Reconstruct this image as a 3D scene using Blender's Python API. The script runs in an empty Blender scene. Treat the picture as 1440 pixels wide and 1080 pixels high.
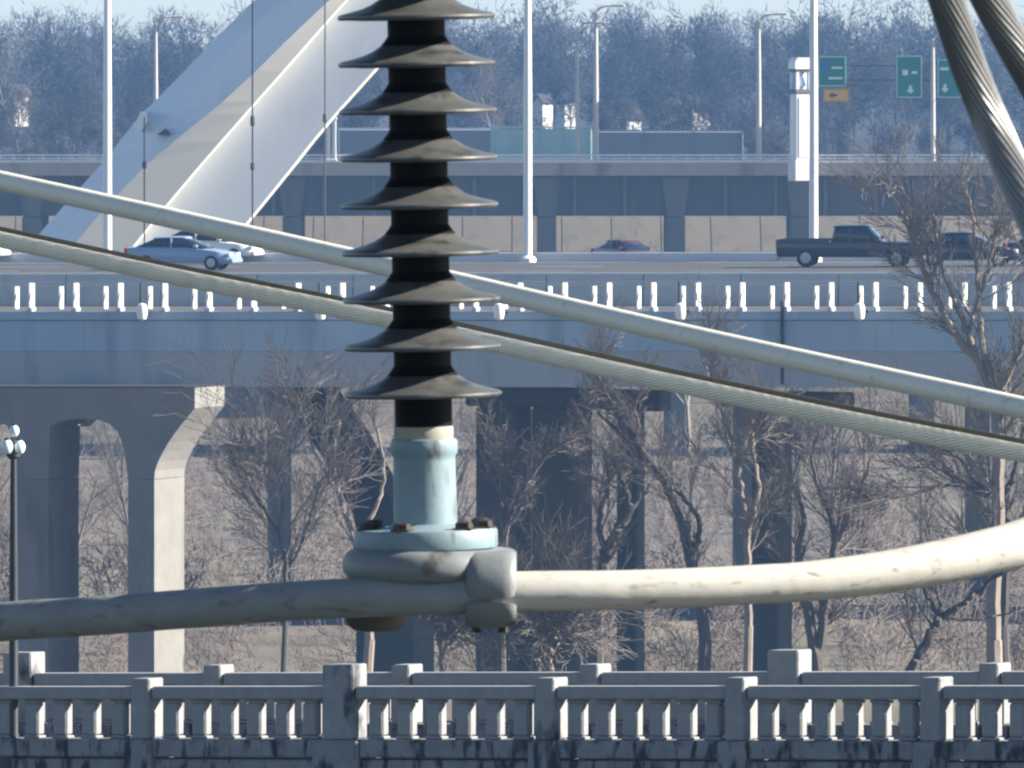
import bpy, math, random
import numpy as np
from mathutils import Vector, Matrix
random.seed(7)
RNG = np.random.default_rng(7)
sc = bpy.context.scene
col = sc.collection

# ------------------------------------------------------------------ camera
K = 2 * math.tan(math.radians(3.0)) / 1440.0      # metres per photo pixel per metre of distance
HZ = 60.0                                          # photo row of the horizon
cam = bpy.data.cameras.new('camera')
camo = bpy.data.objects.new('camera', cam); col.objects.link(camo)
cam.sensor_width = 36; cam.lens = 36 / (1440 * K)
cam.shift_y = -(540 - HZ) / 1440
camo.rotation_euler = (math.radians(90), 0, 0)
cam.clip_start = 0.5; cam.clip_end = 6000
cam.dof.use_dof = True; cam.dof.focus_distance = 45.0; cam.dof.aperture_fstop = 64.0
sc.camera = camo

# ------------------------------------------------------------------ light
SUN_EL, SUN_AZ = 27.5, 89.5                        # azimuth measured clockwise from +Y
w = bpy.data.worlds.new('World'); sc.world = w; w.use_nodes = True
nt = w.node_tree; nt.nodes.clear()
sky = nt.nodes.new('ShaderNodeTexSky'); sky.sky_type = 'NISHITA'; sky.sun_disc = False
sky.sun_elevation = math.radians(SUN_EL); sky.sun_rotation = math.radians(SUN_AZ)
sky.air_density = 0.75; sky.dust_density = 0.2; sky.ozone_density = 1.3
bg = nt.nodes.new('ShaderNodeBackground'); bg.inputs[1].default_value = 0.05
wo = nt.nodes.new('ShaderNodeOutputWorld')
nt.links.new(sky.outputs[0], bg.inputs[0]); nt.links.new(bg.outputs[0], wo.inputs[0])
sl = bpy.data.lights.new('sun', 'SUN'); sl.energy = 5.0; sl.angle = math.radians(0.5); sl.color = (1.0, 0.93, 0.82)
so = bpy.data.objects.new('sun', sl); col.objects.link(so)
ce = math.cos(math.radians(SUN_EL))
sdir = Vector((math.sin(math.radians(SUN_AZ)) * ce, math.cos(math.radians(SUN_AZ)) * ce, math.sin(math.radians(SUN_EL))))
so.rotation_euler = (-sdir).to_track_quat('-Z', 'Y').to_euler()
so.location = (60, 60, 60)
sc.view_settings.view_transform = 'Standard'; sc.view_settings.look = 'None'
sc.view_settings.gamma = 1; sc.view_settings.use_curve_mapping = False
sc.view_settings.exposure = 1.64
sc.cycles.filter_width = 2.2
sc.cycles.volume_bounces = 0

# ------------------------------------------------------------------ helpers
def W(px, py, D):
    return Vector(((px - 720) * K * D, D, -(py - HZ) * K * D))

def mat(name, c, rough=0.8, c2=None, scale=3.0, amt=0.5, bump=0.0, bscale=None, metal=0.0, spec=0.4, stretch=(1, 1, 1), stain=None, coat=0.0):
    m = bpy.data.materials.new(name); m.use_nodes = True
    n = m.node_tree; b = n.nodes['Principled BSDF']
    b.inputs['Roughness'].default_value = rough; b.inputs['Metallic'].default_value = metal
    b.inputs['Specular IOR Level'].default_value = spec
    b.inputs['Coat Weight'].default_value = coat
    tc = n.nodes.new('ShaderNodeTexCoord'); mp = n.nodes.new('ShaderNodeMapping')
    mp.inputs['Scale'].default_value = stretch
    n.links.new(tc.outputs['Object'], mp.inputs[0])
    out = None
    if c2 is not None:
        no = n.nodes.new('ShaderNodeTexNoise'); no.inputs['Scale'].default_value = scale
        no.inputs['Detail'].default_value = 6; no.inputs['Roughness'].default_value = 0.65
        n.links.new(mp.outputs[0], no.inputs['Vector'])
        rp = n.nodes.new('ShaderNodeValToRGB')
        rp.color_ramp.elements[0].position = 0.5 - amt / 2; rp.color_ramp.elements[1].position = 0.5 + amt / 2
        rp.color_ramp.elements[0].color = (*c, 1); rp.color_ramp.elements[1].color = (*c2, 1)
        n.links.new(no.outputs['Fac'], rp.inputs[0]); out = rp.outputs[0]
        if stain:
            sc_, col_, lo, hi, st = stain
            mp2 = n.nodes.new('ShaderNodeMapping'); mp2.inputs['Scale'].default_value = st
            n.links.new(tc.outputs['Object'], mp2.inputs[0])
            n2 = n.nodes.new('ShaderNodeTexNoise'); n2.inputs['Scale'].default_value = sc_; n2.inputs['Detail'].default_value = 5
            n.links.new(mp2.outputs[0], n2.inputs['Vector'])
            mr = n.nodes.new('ShaderNodeMapRange'); mr.inputs[1].default_value = lo; mr.inputs[2].default_value = hi
            n.links.new(n2.outputs['Fac'], mr.inputs[0])
            mx = n.nodes.new('ShaderNodeMix'); mx.data_type = 'RGBA'
            n.links.new(mr.outputs[0], mx.inputs[0]); n.links.new(out, mx.inputs[6]); mx.inputs[7].default_value = (*col_, 1)
            out = mx.outputs[2]
        n.links.new(out, b.inputs['Base Color'])
    else:
        b.inputs['Base Color'].default_value = (*c, 1)
    if bump:
        nb = n.nodes.new('ShaderNodeTexNoise'); nb.inputs['Scale'].default_value = bscale or scale * 3; nb.inputs['Detail'].default_value = 5
        n.links.new(mp.outputs[0], nb.inputs['Vector'])
        bp = n.nodes.new('ShaderNodeBump'); bp.inputs['Strength'].default_value = 1.0; bp.inputs['Distance'].default_value = bump
        n.links.new(nb.outputs['Fac'], bp.inputs['Height']); n.links.new(bp.outputs[0], b.inputs['Normal'])
    return m

M = {}
M['porcelain'] = mat('porcelain', (0.050, 0.051, 0.050), 0.36, (0.105, 0.107, 0.102), 14, 0.7, 0.0006, 60, spec=0.6, stain=(20, (0.03, 0.03, 0.03), 0.55, 0.72, (1, 1, 1)))
M['core'] = mat('core_glaze_neck_shade', (0.0035, 0.0035, 0.0035), 0.6, (0.006, 0.006, 0.0055), 20, 0.6, spec=0.08)
M['cement'] = mat('cement', (0.36, 0.33, 0.27), 0.9, (0.28, 0.26, 0.22), 40, 0.5)
M['cap_paint'] = mat('cap_paint', (0.20, 0.275, 0.31), 0.5, (0.155, 0.22, 0.25), 18, 0.5, 0.0004, 120, stain=(22, (0.07, 0.075, 0.075), 0.60, 0.70, (1, 1, 0.3)))
M['clamp_metal'] = mat('clamp_metal', (0.20, 0.215, 0.215), 0.5, (0.145, 0.16, 0.16), 20, 0.5, 0.0005, 110, stain=(22, (0.07, 0.07, 0.065), 0.6, 0.72, (1, 1, 0.6)))
M['clamp_dark'] = mat('clamp_dark', (0.10, 0.095, 0.085), 0.6, (0.06, 0.055, 0.05), 20, 0.5)
M['bolt'] = mat('bolt_rust', (0.02, 0.016, 0.014), 0.6, (0.035, 0.025, 0.02), 60, 0.5)
M['bus_tube'] = mat('bus_tube', (0.50, 0.475, 0.42), 0.5, (0.42, 0.40, 0.355), 22, 0.6, 0.002, 22, stretch=(0.5, 1, 1), stain=(70, (0.2, 0.17, 0.13), 0.60, 0.74, (0.2, 1, 1)))
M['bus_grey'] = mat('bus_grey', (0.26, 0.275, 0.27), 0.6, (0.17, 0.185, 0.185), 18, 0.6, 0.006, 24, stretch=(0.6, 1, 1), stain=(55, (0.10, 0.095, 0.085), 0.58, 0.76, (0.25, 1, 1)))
M['tube'] = mat('aluminium_tube', (0.80, 0.76, 0.65), 0.45, (0.70, 0.67, 0.58), 14, 0.6, 0.0008, 60, stain=(50, (0.5, 0.47, 0.40), 0.62, 0.8, (0.3, 1, 1)))
M['strand'] = mat('strand_cable', (0.76, 0.73, 0.62), 0.5, (0.62, 0.60, 0.51), 20, 0.6)
M['dark_line_tone'] = mat('dark_line_tone', (0.05, 0.055, 0.05), 0.7, (0.07, 0.075, 0.065), 20, 0.6)
M['steel_strand'] = mat('steel_strand', (0.27, 0.27, 0.268), 0.34, (0.14, 0.14, 0.14), 25, 0.6, metal=0.5, stretch=(1, 1, 0.3))
M['old_concrete'] = mat('old_concrete', (0.31, 0.31, 0.31), 0.9, (0.20, 0.205, 0.21), 5, 0.6, 0.006, 30, stain=(3.2, (0.045, 0.045, 0.055), 0.57, 0.70, (1, 1, 0.6)))
M['old_concrete_clean'] = mat('old_concrete_clean', (0.31, 0.31, 0.31), 0.9, (0.21, 0.213, 0.22), 6, 0.6, 0.005, 30)
M['old_concrete_base'] = mat('old_concrete_base', (0.26, 0.265, 0.275), 0.9, (0.16, 0.165, 0.175), 5, 0.5, 0.006, 30, stain=(9.0, (0.03, 0.032, 0.038), 0.49, 0.62, (1, 1, 0.3)))
M['pier'] = mat('pier_concrete', (0.22, 0.21, 0.19), 0.9, (0.15, 0.145, 0.135), 0.8, 0.6, 0.02, 4, stain=(0.5, (0.10, 0.098, 0.09), 0.58, 0.75, (1, 1, 0.3)))
M['fascia'] = mat('fascia_paint', (0.34, 0.43, 0.53), 0.6, (0.28, 0.37, 0.47), 0.25, 0.6, 0.004, 3, stain=(0.9, (0.2, 0.26, 0.33), 0.52, 0.8, (1, 1, 0.12)))
M['girder'] = mat('girder_paint', (0.35, 0.395, 0.45), 0.6, (0.30, 0.34, 0.395), 0.3, 0.6, 0.004, 3, stain=(0.9, (0.24, 0.26, 0.28), 0.55, 0.8, (1, 1, 0.12)))
M['road'] = mat('road_asphalt', (0.045, 0.045, 0.048), 0.9, (0.06, 0.06, 0.062), 0.7, 0.6, stretch=(0.2, 1, 1))
M['walk'] = mat('walk_concrete', (0.10, 0.10, 0.10), 0.9, (0.075, 0.075, 0.075), 0.8, 0.6)
M['barrier'] = mat('barrier_concrete', (0.50, 0.51, 0.51), 0.9, (0.40, 0.42, 0.42), 0.7, 0.6, stain=(1.2, (0.3, 0.31, 0.32), 0.6, 0.8, (1, 1, 0.4)))
M['rail_post'] = mat('rail_post_paint', (0.62, 0.62, 0.60), 0.6, (0.5, 0.5, 0.5), 2, 0.6)
M['white'] = mat('white_paint', (0.82, 0.82, 0.80), 0.45, (0.74, 0.74, 0.72), 1.2, 0.6)
M['pole_far'] = mat('pole_galvanised', (0.48, 0.44, 0.41), 0.5, (0.40, 0.37, 0.35), 2, 0.6)
M['arch_a'] = mat('arch_paint', (0.84, 0.86, 0.88), 0.5, (0.78, 0.80, 0.82), 0.4, 0.7, stain=(0.4, (0.66, 0.68, 0.71), 0.55, 0.85, (1, 1, 0.5)))
M['arch_b'] = mat('arch_paint_warm', (0.84, 0.78, 0.67), 0.5, (0.78, 0.73, 0.63), 0.4, 0.7)
M['arch_edge'] = mat('arch_edge_paint', (0.78, 0.76, 0.68), 0.5)
M['band'] = mat('far_parapet', (0.42, 0.37, 0.31), 0.9, (0.32, 0.28, 0.24), 0.6, 0.6, stain=(0.5, (0.18, 0.16, 0.14), 0.55, 0.75, (1, 1, 0.3)))
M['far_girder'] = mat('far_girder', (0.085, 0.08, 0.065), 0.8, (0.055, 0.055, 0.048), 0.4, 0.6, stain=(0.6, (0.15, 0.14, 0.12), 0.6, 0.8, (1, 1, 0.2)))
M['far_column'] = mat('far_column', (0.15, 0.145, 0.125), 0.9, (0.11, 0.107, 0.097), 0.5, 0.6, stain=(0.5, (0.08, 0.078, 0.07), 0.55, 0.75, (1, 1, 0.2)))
M['slope'] = mat('slope_paving', (0.155, 0.132, 0.09), 0.95, (0.12, 0.10, 0.07), 0.5, 0.6, stain=(0.8, (0.08, 0.07, 0.05), 0.55, 0.75, (1, 1, 1)))
M['snow_white'] = mat('pale_rail', (0.75, 0.77, 0.80), 0.6, (0.5, 0.53, 0.56), 0.5, 0.6)
M['green_screen'] = mat('green_screen', (0.45, 0.62, 0.54), 0.8, (0.38, 0.54, 0.48), 0.4, 0.6)
M['grey_wall'] = mat('grey_wall', (0.24, 0.26, 0.28), 0.85, (0.20, 0.22, 0.25), 0.3, 0.6)
M['sign_green'] = mat('sign_green', (0.0, 0.20, 0.13), 0.5)
M['sign_yellow'] = mat('sign_yellow', (0.75, 0.42, 0.03), 0.5)
M['sign_blue'] = mat('sign_blue', (0.03, 0.12, 0.42), 0.5)
M['black'] = mat('black_paint', (0.015, 0.015, 0.016), 0.6)
M['iron'] = mat('lamp_iron', (0.02, 0.024, 0.03), 0.5, (0.03, 0.034, 0.04), 8, 0.5)
M['globe'] = mat('globe_glass', (0.72, 0.80, 0.84), 0.25, (0.62, 0.70, 0.75), 6, 0.5)
M['bark'] = mat('bark', (0.12, 0.10, 0.085), 0.95, (0.065, 0.055, 0.048), 1.5, 0.6, 0.02, 6)
M['bark_pale'] = mat('bark_pale', (0.30, 0.25, 0.205), 0.95, (0.17, 0.145, 0.12), 1.2, 0.6, 0.02, 6)
M['bark_dark'] = mat('bark_dark', (0.06, 0.053, 0.048), 0.95, (0.09, 0.078, 0.07), 1.2, 0.6, 0.02, 6)
M['twig_pale'] = mat('twig_pale', (0.27, 0.245, 0.215), 0.95, (0.19, 0.17, 0.15), 0.3, 0.6)
M['twig'] = mat('twig', (0.20, 0.17, 0.145), 0.95, (0.125, 0.107, 0.094), 0.3, 0.6)
M['wood_far'] = mat('wood_far', (0.014, 0.014, 0.016), 0.95, (0.028, 0.027, 0.027), 0.05, 0.5)
M['scrub'] = mat('scrub', (0.17, 0.135, 0.11), 0.95, (0.105, 0.084, 0.072), 0.08, 0.5)
M['hill'] = mat('hill_floor', (0.014, 0.013, 0.012), 0.95, (0.026, 0.022, 0.02), 0.05, 0.6)
M['ground'] = mat('ground_grass', (0.155, 0.13, 0.095), 0.95, (0.085, 0.073, 0.058), 0.06, 0.5, 0.2, 0.5, stain=(0.03, (0.17, 0.155, 0.10), 0.5, 0.7, (1, 1, 1)))
M['glass'] = mat('car_glass', (0.01, 0.015, 0.03), 0.06, spec=0.8)
M['tyre'] = mat('tyre', (0.015, 0.015, 0.016), 0.85)
M['rim'] = mat('rim', (0.4, 0.4, 0.42), 0.35, metal=0.8)
M['lamp_red'] = mat('lamp_red', (0.35, 0.01, 0.02), 0.3)
M['lamp_clear'] = mat('lamp_clear', (0.8, 0.82, 0.85), 0.15)
M['roof'] = mat('roof_shingle', (0.035, 0.03, 0.03), 0.9)
M['siding'] = mat('house_siding', (0.66, 0.62, 0.54), 0.8)
def carpaint(n, c): return mat(n, c, 0.3, coat=0.7)

class MB:
    def __init__(s): s.v = []; s.f = []
    def add(s, vs, fs):
        o = len(s.v); s.v += [tuple(v) for v in vs]; s.f += [tuple(i + o for i in f) for f in fs]; return s
    def box(s, x0, x1, y0, y1, z0, z1, F=None):
        vs = [(x, y, z) for x in (x0, x1) for y in (y0, y1) for z in (z0, z1)]
        if F: vs = [F(*v) for v in vs]
        return s.add(vs, [(0, 1, 3, 2), (4, 6, 7, 5), (0, 4, 5, 1), (2, 3, 7, 6), (0, 2, 6, 4), (1, 5, 7, 3)])
    def bbox(s, x0, x1, y0, y1, z0, z1, b, F=None):           # box with chamfered edges
        X = [(x0, x0 + b), (x1, x1 - b)]; Y = [(y0, y0 + b), (y1, y1 - b)]; Z = [(z0, z0 + b), (z1, z1 - b)]
        vs = []; idx = {}
        for i in (0, 1):
            for j in (0, 1):
                for k in (0, 1):
                    for a in range(3):
                        p = (X[i][0 if a == 0 else 1], Y[j][0 if a == 1 else 1], Z[k][0 if a == 2 else 1])
                        idx[(i, j, k, a)] = len(vs); vs.append(F(*p) if F else p)
        fs = []
        for i in (0, 1):
            q = [idx[(i, j, k, 0)] for j, k in ((0, 0), (1, 0), (1, 1), (0, 1))]; fs.append(q if i else q[::-1])
            q = [idx[(j, i, k, 1)] for j, k in ((0, 0), (1, 0), (1, 1), (0, 1))]; fs.append(q[::-1] if i else q)
            q = [idx[(j, k, i, 2)] for j, k in ((0, 0), (1, 0), (1, 1), (0, 1))]; fs.append(q if i else q[::-1])
            for j in (0, 1):
                fs.append([idx[(0, i, j, 1)], idx[(1, i, j, 1)], idx[(1, i, j, 2)], idx[(0, i, j, 2)]])
                fs.append([idx[(i, 0, j, 0)], idx[(i, 1, j, 0)], idx[(i, 1, j, 2)], idx[(i, 0, j, 2)]])
                fs.append([idx[(i, j, 0, 0)], idx[(i, j, 1, 0)], idx[(i, j, 1, 1)], idx[(i, j, 0, 1)]])
        for i in (0, 1):
            for j in (0, 1):
                for k in (0, 1):
                    fs.append([idx[(i, j, k, a)] for a in range(3)])
        return s.add(vs, fs)
    def lathe(s, prof, n=32, c=(0, 0, 0), sx=1, sy=1, ax=None):
        vs = []; fs = []
        for r, z in prof:
            for i in range(n):
                a = 2 * math.pi * i / n; vs.append((c[0] + r * sx * math.cos(a), c[1] + r * sy * math.sin(a), c[2] + z))
        m = len(prof)
        for j in range(m - 1):
            for i in range(n):
                fs.append((j * n + i, j * n + (i + 1) % n, (j + 1) * n + (i + 1) % n, (j + 1) * n + i))
        fs.append(tuple(range(n))[::-1]); fs.append(tuple((m - 1) * n + i for i in range(n)))
        return s.add(vs, fs)
    def prism(s, poly, y0, y1, F=None, axis='y'):             # poly in (x,z), extruded along y
        n = len(poly)
        vs = [(x, y0, z) for x, z in poly] + [(x, y1, z) for x, z in poly]
        if F: vs = [F(*v) for v in vs]
        fs = [tuple(range(n)), tuple(range(2 * n - 1, n - 1, -1))] + [(i, i + n, (i + 1) % n + n, (i + 1) % n) for i in range(n)]
        return s.add(vs, fs)
    def sweep(s, pts, rad, n=16, lobes=0, depth=0.0, twist=0.0, cap=True):
        pts = [Vector(p) for p in pts]; m = len(pts); vs = []; L = 0
        up = Vector((0, 0, 1))
        t0 = (pts[1] - pts[0]).normalized(); a = t0.cross(up)
        if a.length < 0.1: a = t0.cross(Vector((0, 1, 0)))
        a.normalize(); b = a.cross(t0).normalized()
        for i, p in enumerate(pts):
            t = (pts[min(i + 1, m - 1)] - pts[max(i - 1, 0)]).normalized()
            a = (a - t * a.dot(t)).normalized(); b = t.cross(a)
            if i: L += (p - pts[i - 1]).length
            r = rad[i] if hasattr(rad, '__len__') else rad
            for j in range(n):
                th = 2 * math.pi * j / n
                rr = r
                if lobes: rr = r * (1 - depth + depth * abs(math.cos((th * lobes + twist * L) / 2)) ** 0.7)
                vs.append(p + a * (rr * math.cos(th)) + b * (rr * math.sin(th)))
        fs = [(i * n + j, i * n + (j + 1) % n, (i + 1) * n + (j + 1) % n, (i + 1) * n + j) for i in range(m - 1) for j in range(n)]
        if cap: fs += [tuple(range(n))[::-1], tuple((m - 1) * n + j for j in range(n))]
        return s.add(vs, fs)
    def mesh(s, name, base=None, smooth=False):
        me = bpy.data.meshes.new(name)
        vs = s.v if base is None else [(v[0] - base[0], v[1] - base[1], v[2] - base[2]) for v in s.v]
        me.from_pydata(vs, [], s.f)
        import bmesh
        bm = bmesh.new(); bm.from_mesh(me); bmesh.ops.recalc_face_normals(bm, faces=bm.faces[:]); bm.to_mesh(me); bm.free()
        if smooth:
            me.shade_smooth()
            try: me.set_sharp_from_angle(angle=math.radians(40))
            except Exception: pass
        return me

def spline(pts, n):
    pts = [Vector(p) for p in pts]; P = [2 * pts[0] - pts[1]] + pts + [2 * pts[-1] - pts[-2]]
    out = []; segs = len(pts) - 1
    for k in range(n + 1):
        u = k / n * segs; i = min(int(u), segs - 1); t = u - i
        a, b, c, d = P[i:i + 4]
        out.append(0.5 * ((2 * b) + (c - a) * t + (2 * a - 5 * b + 4 * c - d) * t * t + (3 * b - a - 3 * c + d) * t ** 3))
    return out

def link(name, me, m, parent=None, loc=None):
    o = bpy.data.objects.new(name, me); col.objects.link(o)
    if m is not None and not me.materials: me.materials.append(m)
    if parent is not None: o.parent = parent
    if loc is not None: o.location = loc
    return o
def empty(name, loc=(0, 0, 0), rz=0):
    o = bpy.data.objects.new(name, None); o.empty_display_size = 0.1; col.objects.link(o)
    o.location = loc; o.rotation_euler.z = rz; return o
def tag(o, label, cat, group=None):
    o['label'] = label; o['category'] = cat
    if group: o['group'] = group
    return o
def struct(o): o['kind'] = 'structure'; return o
def wpart(name, mb, m, parent, smooth=False):                 # mb holds world coordinates, parent unrotated top-level
    b = parent.location
    pp = parent
    if parent.parent is not None: b = parent.parent.location
    return link(name, mb.mesh(name, b, smooth), m, parent)
def copy_tree(o, parent=None):
    c = o.copy(); col.objects.link(c)
    if parent is not None: c.parent = parent
    for ch in o.children: copy_tree(ch, c)
    return c

# ------------------------------------------------------------------ twig meshes with numpy
def prisms(P0, P1, R0, R1, n=3):
    P0 = np.asarray(P0, float); P1 = np.asarray(P1, float); R0 = np.asarray(R0, float); R1 = np.asarray(R1, float)
    d = P1 - P0; L = np.linalg.norm(d, axis=1, keepdims=True); L[L == 0] = 1; d = d / L
    h = np.tile(np.array([[0.0, 1.0, 0.0]]), (len(d), 1)); h[np.abs(d[:, 1]) > 0.9] = (1, 0, 0)
    a = np.cross(d, h); a /= np.linalg.norm(a, axis=1, keepdims=True); b = np.cross(d, a)
    ring = []
    for P, R in ((P0, R0), (P1, R1)):
        for j in range(n):
            th = 2 * math.pi * j / n
            ring.append(P + (a * math.cos(th) + b * math.sin(th)) * R[:, None])
    V = np.stack(ring, 1).reshape(-1, 3)
    F = []
    for j in range(n):
        k = (j + 1) % n
        F += [[j, k, n + k], [j, n + k, n + j]]
    F = np.array(F)
    T = (F[None] + (np.arange(len(P0)) * 2 * n)[:, None, None]).reshape(-1, 3)
    return V, T
def cones(P0, P1, R0):
    P0 = np.asarray(P0, float); P1 = np.asarray(P1, float); R0 = np.asarray(R0, float)
    d = P1 - P0; L = np.linalg.norm(d, axis=1, keepdims=True); L[L == 0] = 1; d = d / L
    h = np.tile(np.array([[0.0, 1.0, 0.0]]), (len(d), 1)); h[np.abs(d[:, 1]) > 0.9] = (1, 0, 0)
    a = np.cross(d, h); a /= np.linalg.norm(a, axis=1, keepdims=True); b = np.cross(d, a)
    ring = [P0 + (a * math.cos(2.0944 * j) + b * math.sin(2.0944 * j)) * R0[:, None] for j in range(3)] + [P1]
    V = np.stack(ring, 1).reshape(-1, 3)
    T = (np.array([[0, 1, 3], [1, 2, 3], [2, 0, 3]])[None] + (np.arange(len(P0)) * 4)[:, None, None]).reshape(-1, 3)
    return V, T
def plant_template(segs, split, nkeep, nfine, fat, stretch, seed):
    r_ = random.Random(seed)
    A = [s for s in segs if s[4] < split]; B = [s for s in segs if s[4] >= split]
    if len(A) > nkeep: A = sorted(A, key=lambda s: -s[2])[:nkeep]
    if len(B) > nfine: B = r_.sample(B, nfine)
    V1, T1 = prisms(*seg_arrays(A)) if A else (np.zeros((0, 3)), np.zeros((0, 3), int))
    P0 = np.array([tuple(s[0]) for s in B]); P1 = np.array([tuple(s[1]) for s in B]); P1 = P0 + (P1 - P0) * stretch
    V2, T2 = cones(P0, P1, np.array([s[2] for s in B]) * fat)
    V = np.concatenate([V1, V2]); T = np.concatenate([T1, T2 + len(V1)])
    return V / 1.0, T
def npmesh(name, V, T, smooth=False):
    me = bpy.data.meshes.new(name)
    me.vertices.add(len(V)); me.vertices.foreach_set('co', np.ascontiguousarray(V, dtype=np.float32).ravel())
    me.loops.add(len(T) * 3); me.loops.foreach_set('vertex_index', np.ascontiguousarray(T, dtype=np.int32).ravel())
    me.polygons.add(len(T)); me.polygons.foreach_set('loop_start', np.arange(0, len(T) * 3, 3, dtype=np.int32))
    me.update(calc_edges=True); me.validate()
    return me

def grow(p, d, L, r, lvl, segs, rnd, maxl, wob=0.18, nk=4, up=0.12, rmin=0.008, ang=(25, 62)):
    """recursive bare branch; appends (p0, p1, r0, r1, level)"""
    n = 5 if lvl < 2 else (3 if lvl < maxl else 2)
    q = p.copy(); dd = d.normalized(); rr = r
    for i in range(n):
        dd = (dd + Vector((rnd.gauss(0, wob), rnd.gauss(0, wob), rnd.gauss(0, wob) + up))).normalized()
        q2 = q + dd * (L / n); r2 = max(rmin, r * (1 - (i + 1) / n * (0.55 if lvl < maxl else 0.8)))
        segs.append((q.copy(), q2.copy(), rr, r2, lvl))
        if lvl < maxl and (i > 0 or lvl > 0):
            for _ in range(nk if lvl else max(2, nk - 1)):
                if rnd.random() < 0.72:
                    ax = Vector((rnd.gauss(0, 1), rnd.gauss(0, 1), rnd.gauss(0, 1))).cross(dd)
                    if ax.length < 1e-3: continue
                    nd = Matrix.Rotation(math.radians(rnd.uniform(*ang)), 3, ax.normalized()) @ dd
                    grow(q2, nd, L * rnd.uniform(0.38, 0.66), max(rmin, r2 * rnd.uniform(0.42, 0.65)), lvl + 1, segs, rnd, maxl, wob, nk, up, rmin, ang)
        q = q2; rr = r2
def seg_arrays(segs): return ([tuple(s[0]) for s in segs], [tuple(s[1]) for s in segs], [s[2] for s in segs], [s[3] for s in segs])

# ------------------------------------------------------------------ ground and hills
GZ = -29.6
g = []
nx, ny = 60, 120
vs = []; fs = []
for j in range(ny + 1):
    for i in range(nx + 1):
        x = -480 + 960 * i / nx; y = -60 + 2560 * j / ny
        z = GZ + 0.25 * math.sin(x * 0.11 + y * 0.05) + 0.2 * math.sin(y * 0.13 - x * 0.07)
        vs.append((x, y, z))
fs = [(j * (nx + 1) + i, j * (nx + 1) + i + 1, (j + 1) * (nx + 1) + i + 1, (j + 1) * (nx + 1) + i) for j in range(ny) for i in range(nx)]
struct(link('ground', MB().add(vs, fs).mesh('ground', smooth=True), M['ground']))

M['water'] = mat('unseen_water_dark', (0.012, 0.018, 0.02), 0.12, (0.018, 0.024, 0.026), 0.05, 0.6, 0.05, 0.8, spec=0.5)
struct(link('unseen_water', MB().add([(-480, -60, GZ + .75), (480, -60, GZ + .75), (480, 268, GZ + .75), (-480, 268, GZ + .75)], [(0, 1, 2, 3)]).mesh('unseen_water'), M['water']))  # unseen dark water sheet, added to cut bounce onto the bus underside

def hillz(x, y):
    t = (y - 775) / 60
    if t < 0: return -13.6
    base = -13.2 + min(1, (y - 775) / 500) * 1.5
    r = max(0, min(1, (y - 1350) / 330)); r = r * r * (3 - 2 * r)
    return base + r * 7.5 + 0.7 * math.sin(x * 0.05 + 1) * min(1, t) + 0.5 * math.sin(x * 0.13 + y * 0.02)
vs = []; nx, ny = 70, 60
for j in range(ny + 1):
    for i in range(nx + 1):
        x = -450 + 900 * i / nx; y = 771 + 1400 * (j / ny) ** 1.3
        vs.append((x, y, hillz(x, y) if j else -13.4))
for i in range(nx + 1):                                        # skirt down to the ground at the front
    x = -450 + 900 * i / nx; vs.append((x, 771, -30.5))
fs = [(j * (nx + 1) + i, j * (nx + 1) + i + 1, (j + 1) * (nx + 1) + i + 1, (j + 1) * (nx + 1) + i) for j in range(ny) for i in range(nx)]
o = (ny + 1) * (nx + 1)
fs += [(i, i + 1, o + i + 1, o + i) for i in range(nx)]
struct(link('hills', MB().add(vs, fs).mesh('hills', smooth=True), M['hill']))

# paved embankment slope under and behind the far bridge, panel by panel
sp = struct(empty('embankment', (0, 742, -30)))
sb = MB(); sb.add([(-300, 742, -30.4), (300, 742, -30.4), (300, 769.6, -12.9), (-300, 769.6, -12.9), (300, 769.6, -30.4), (-300, 769.6, -30.4)], [(0, 1, 2, 3), (1, 4, 2), (0, 3, 5), (0, 5, 4, 1), (3, 2, 4, 5)])
wpart('slope_bed', sb, M['slope'], sp)
pw = MB(); a_sl = math.atan2(17.5, 27.6); ca, sa = math.cos(a_sl), math.sin(a_sl)
PW, PL = 3.9, 5.2
pv = [(x, u, h) for x in (0.04, PW - 0.04) for u in (0.04, PL - 0.04) for h in (-0.06, 0.12)]
pw.add([(x, u * ca - h * sa, u * sa + h * ca) for x, u, h in pv], [(0, 1, 3, 2), (4, 6, 7, 5), (0, 4, 5, 1), (2, 3, 7, 6), (0, 2, 6, 4), (1, 5, 7, 3)])
pme = pw.mesh('paving_panel'); pme.materials.append(M['slope'])
for j in range(6):
    for i in range(-22, 23):
        q = link('paving_panel', pme, None, sp, (i * PW, j * PL * ca, -0.4 + j * PL * sa + 0.02 * ((i * 7 + j * 3) % 3)))

# ------------------------------------------------------------------ skewed frames for the bridges
class Frame:
    def __init__(s, D0, a, g):
        s.D0 = D0; s.a = math.radians(a); s.c = math.cos(s.a); s.s_ = math.sin(s.a); s.g = g
    def __call__(s, u, t, z): return Vector((u * s.c + t * s.s_, s.D0 - u * s.s_ + t * s.c, z + s.g * u))
    def u(s, px, t=0.0):                                      # position along the bridge of a photo column
        q = (px - 720) * K
        return (q * (s.D0 + t * s.c) - t * s.s_) / (s.c + q * s.s_)
    def z(s, px, py, t=0.0):
        u = s.u(px, t); D = s(u, t, 0).y
        return -(py - HZ) * K * D - s.g * u

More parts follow.
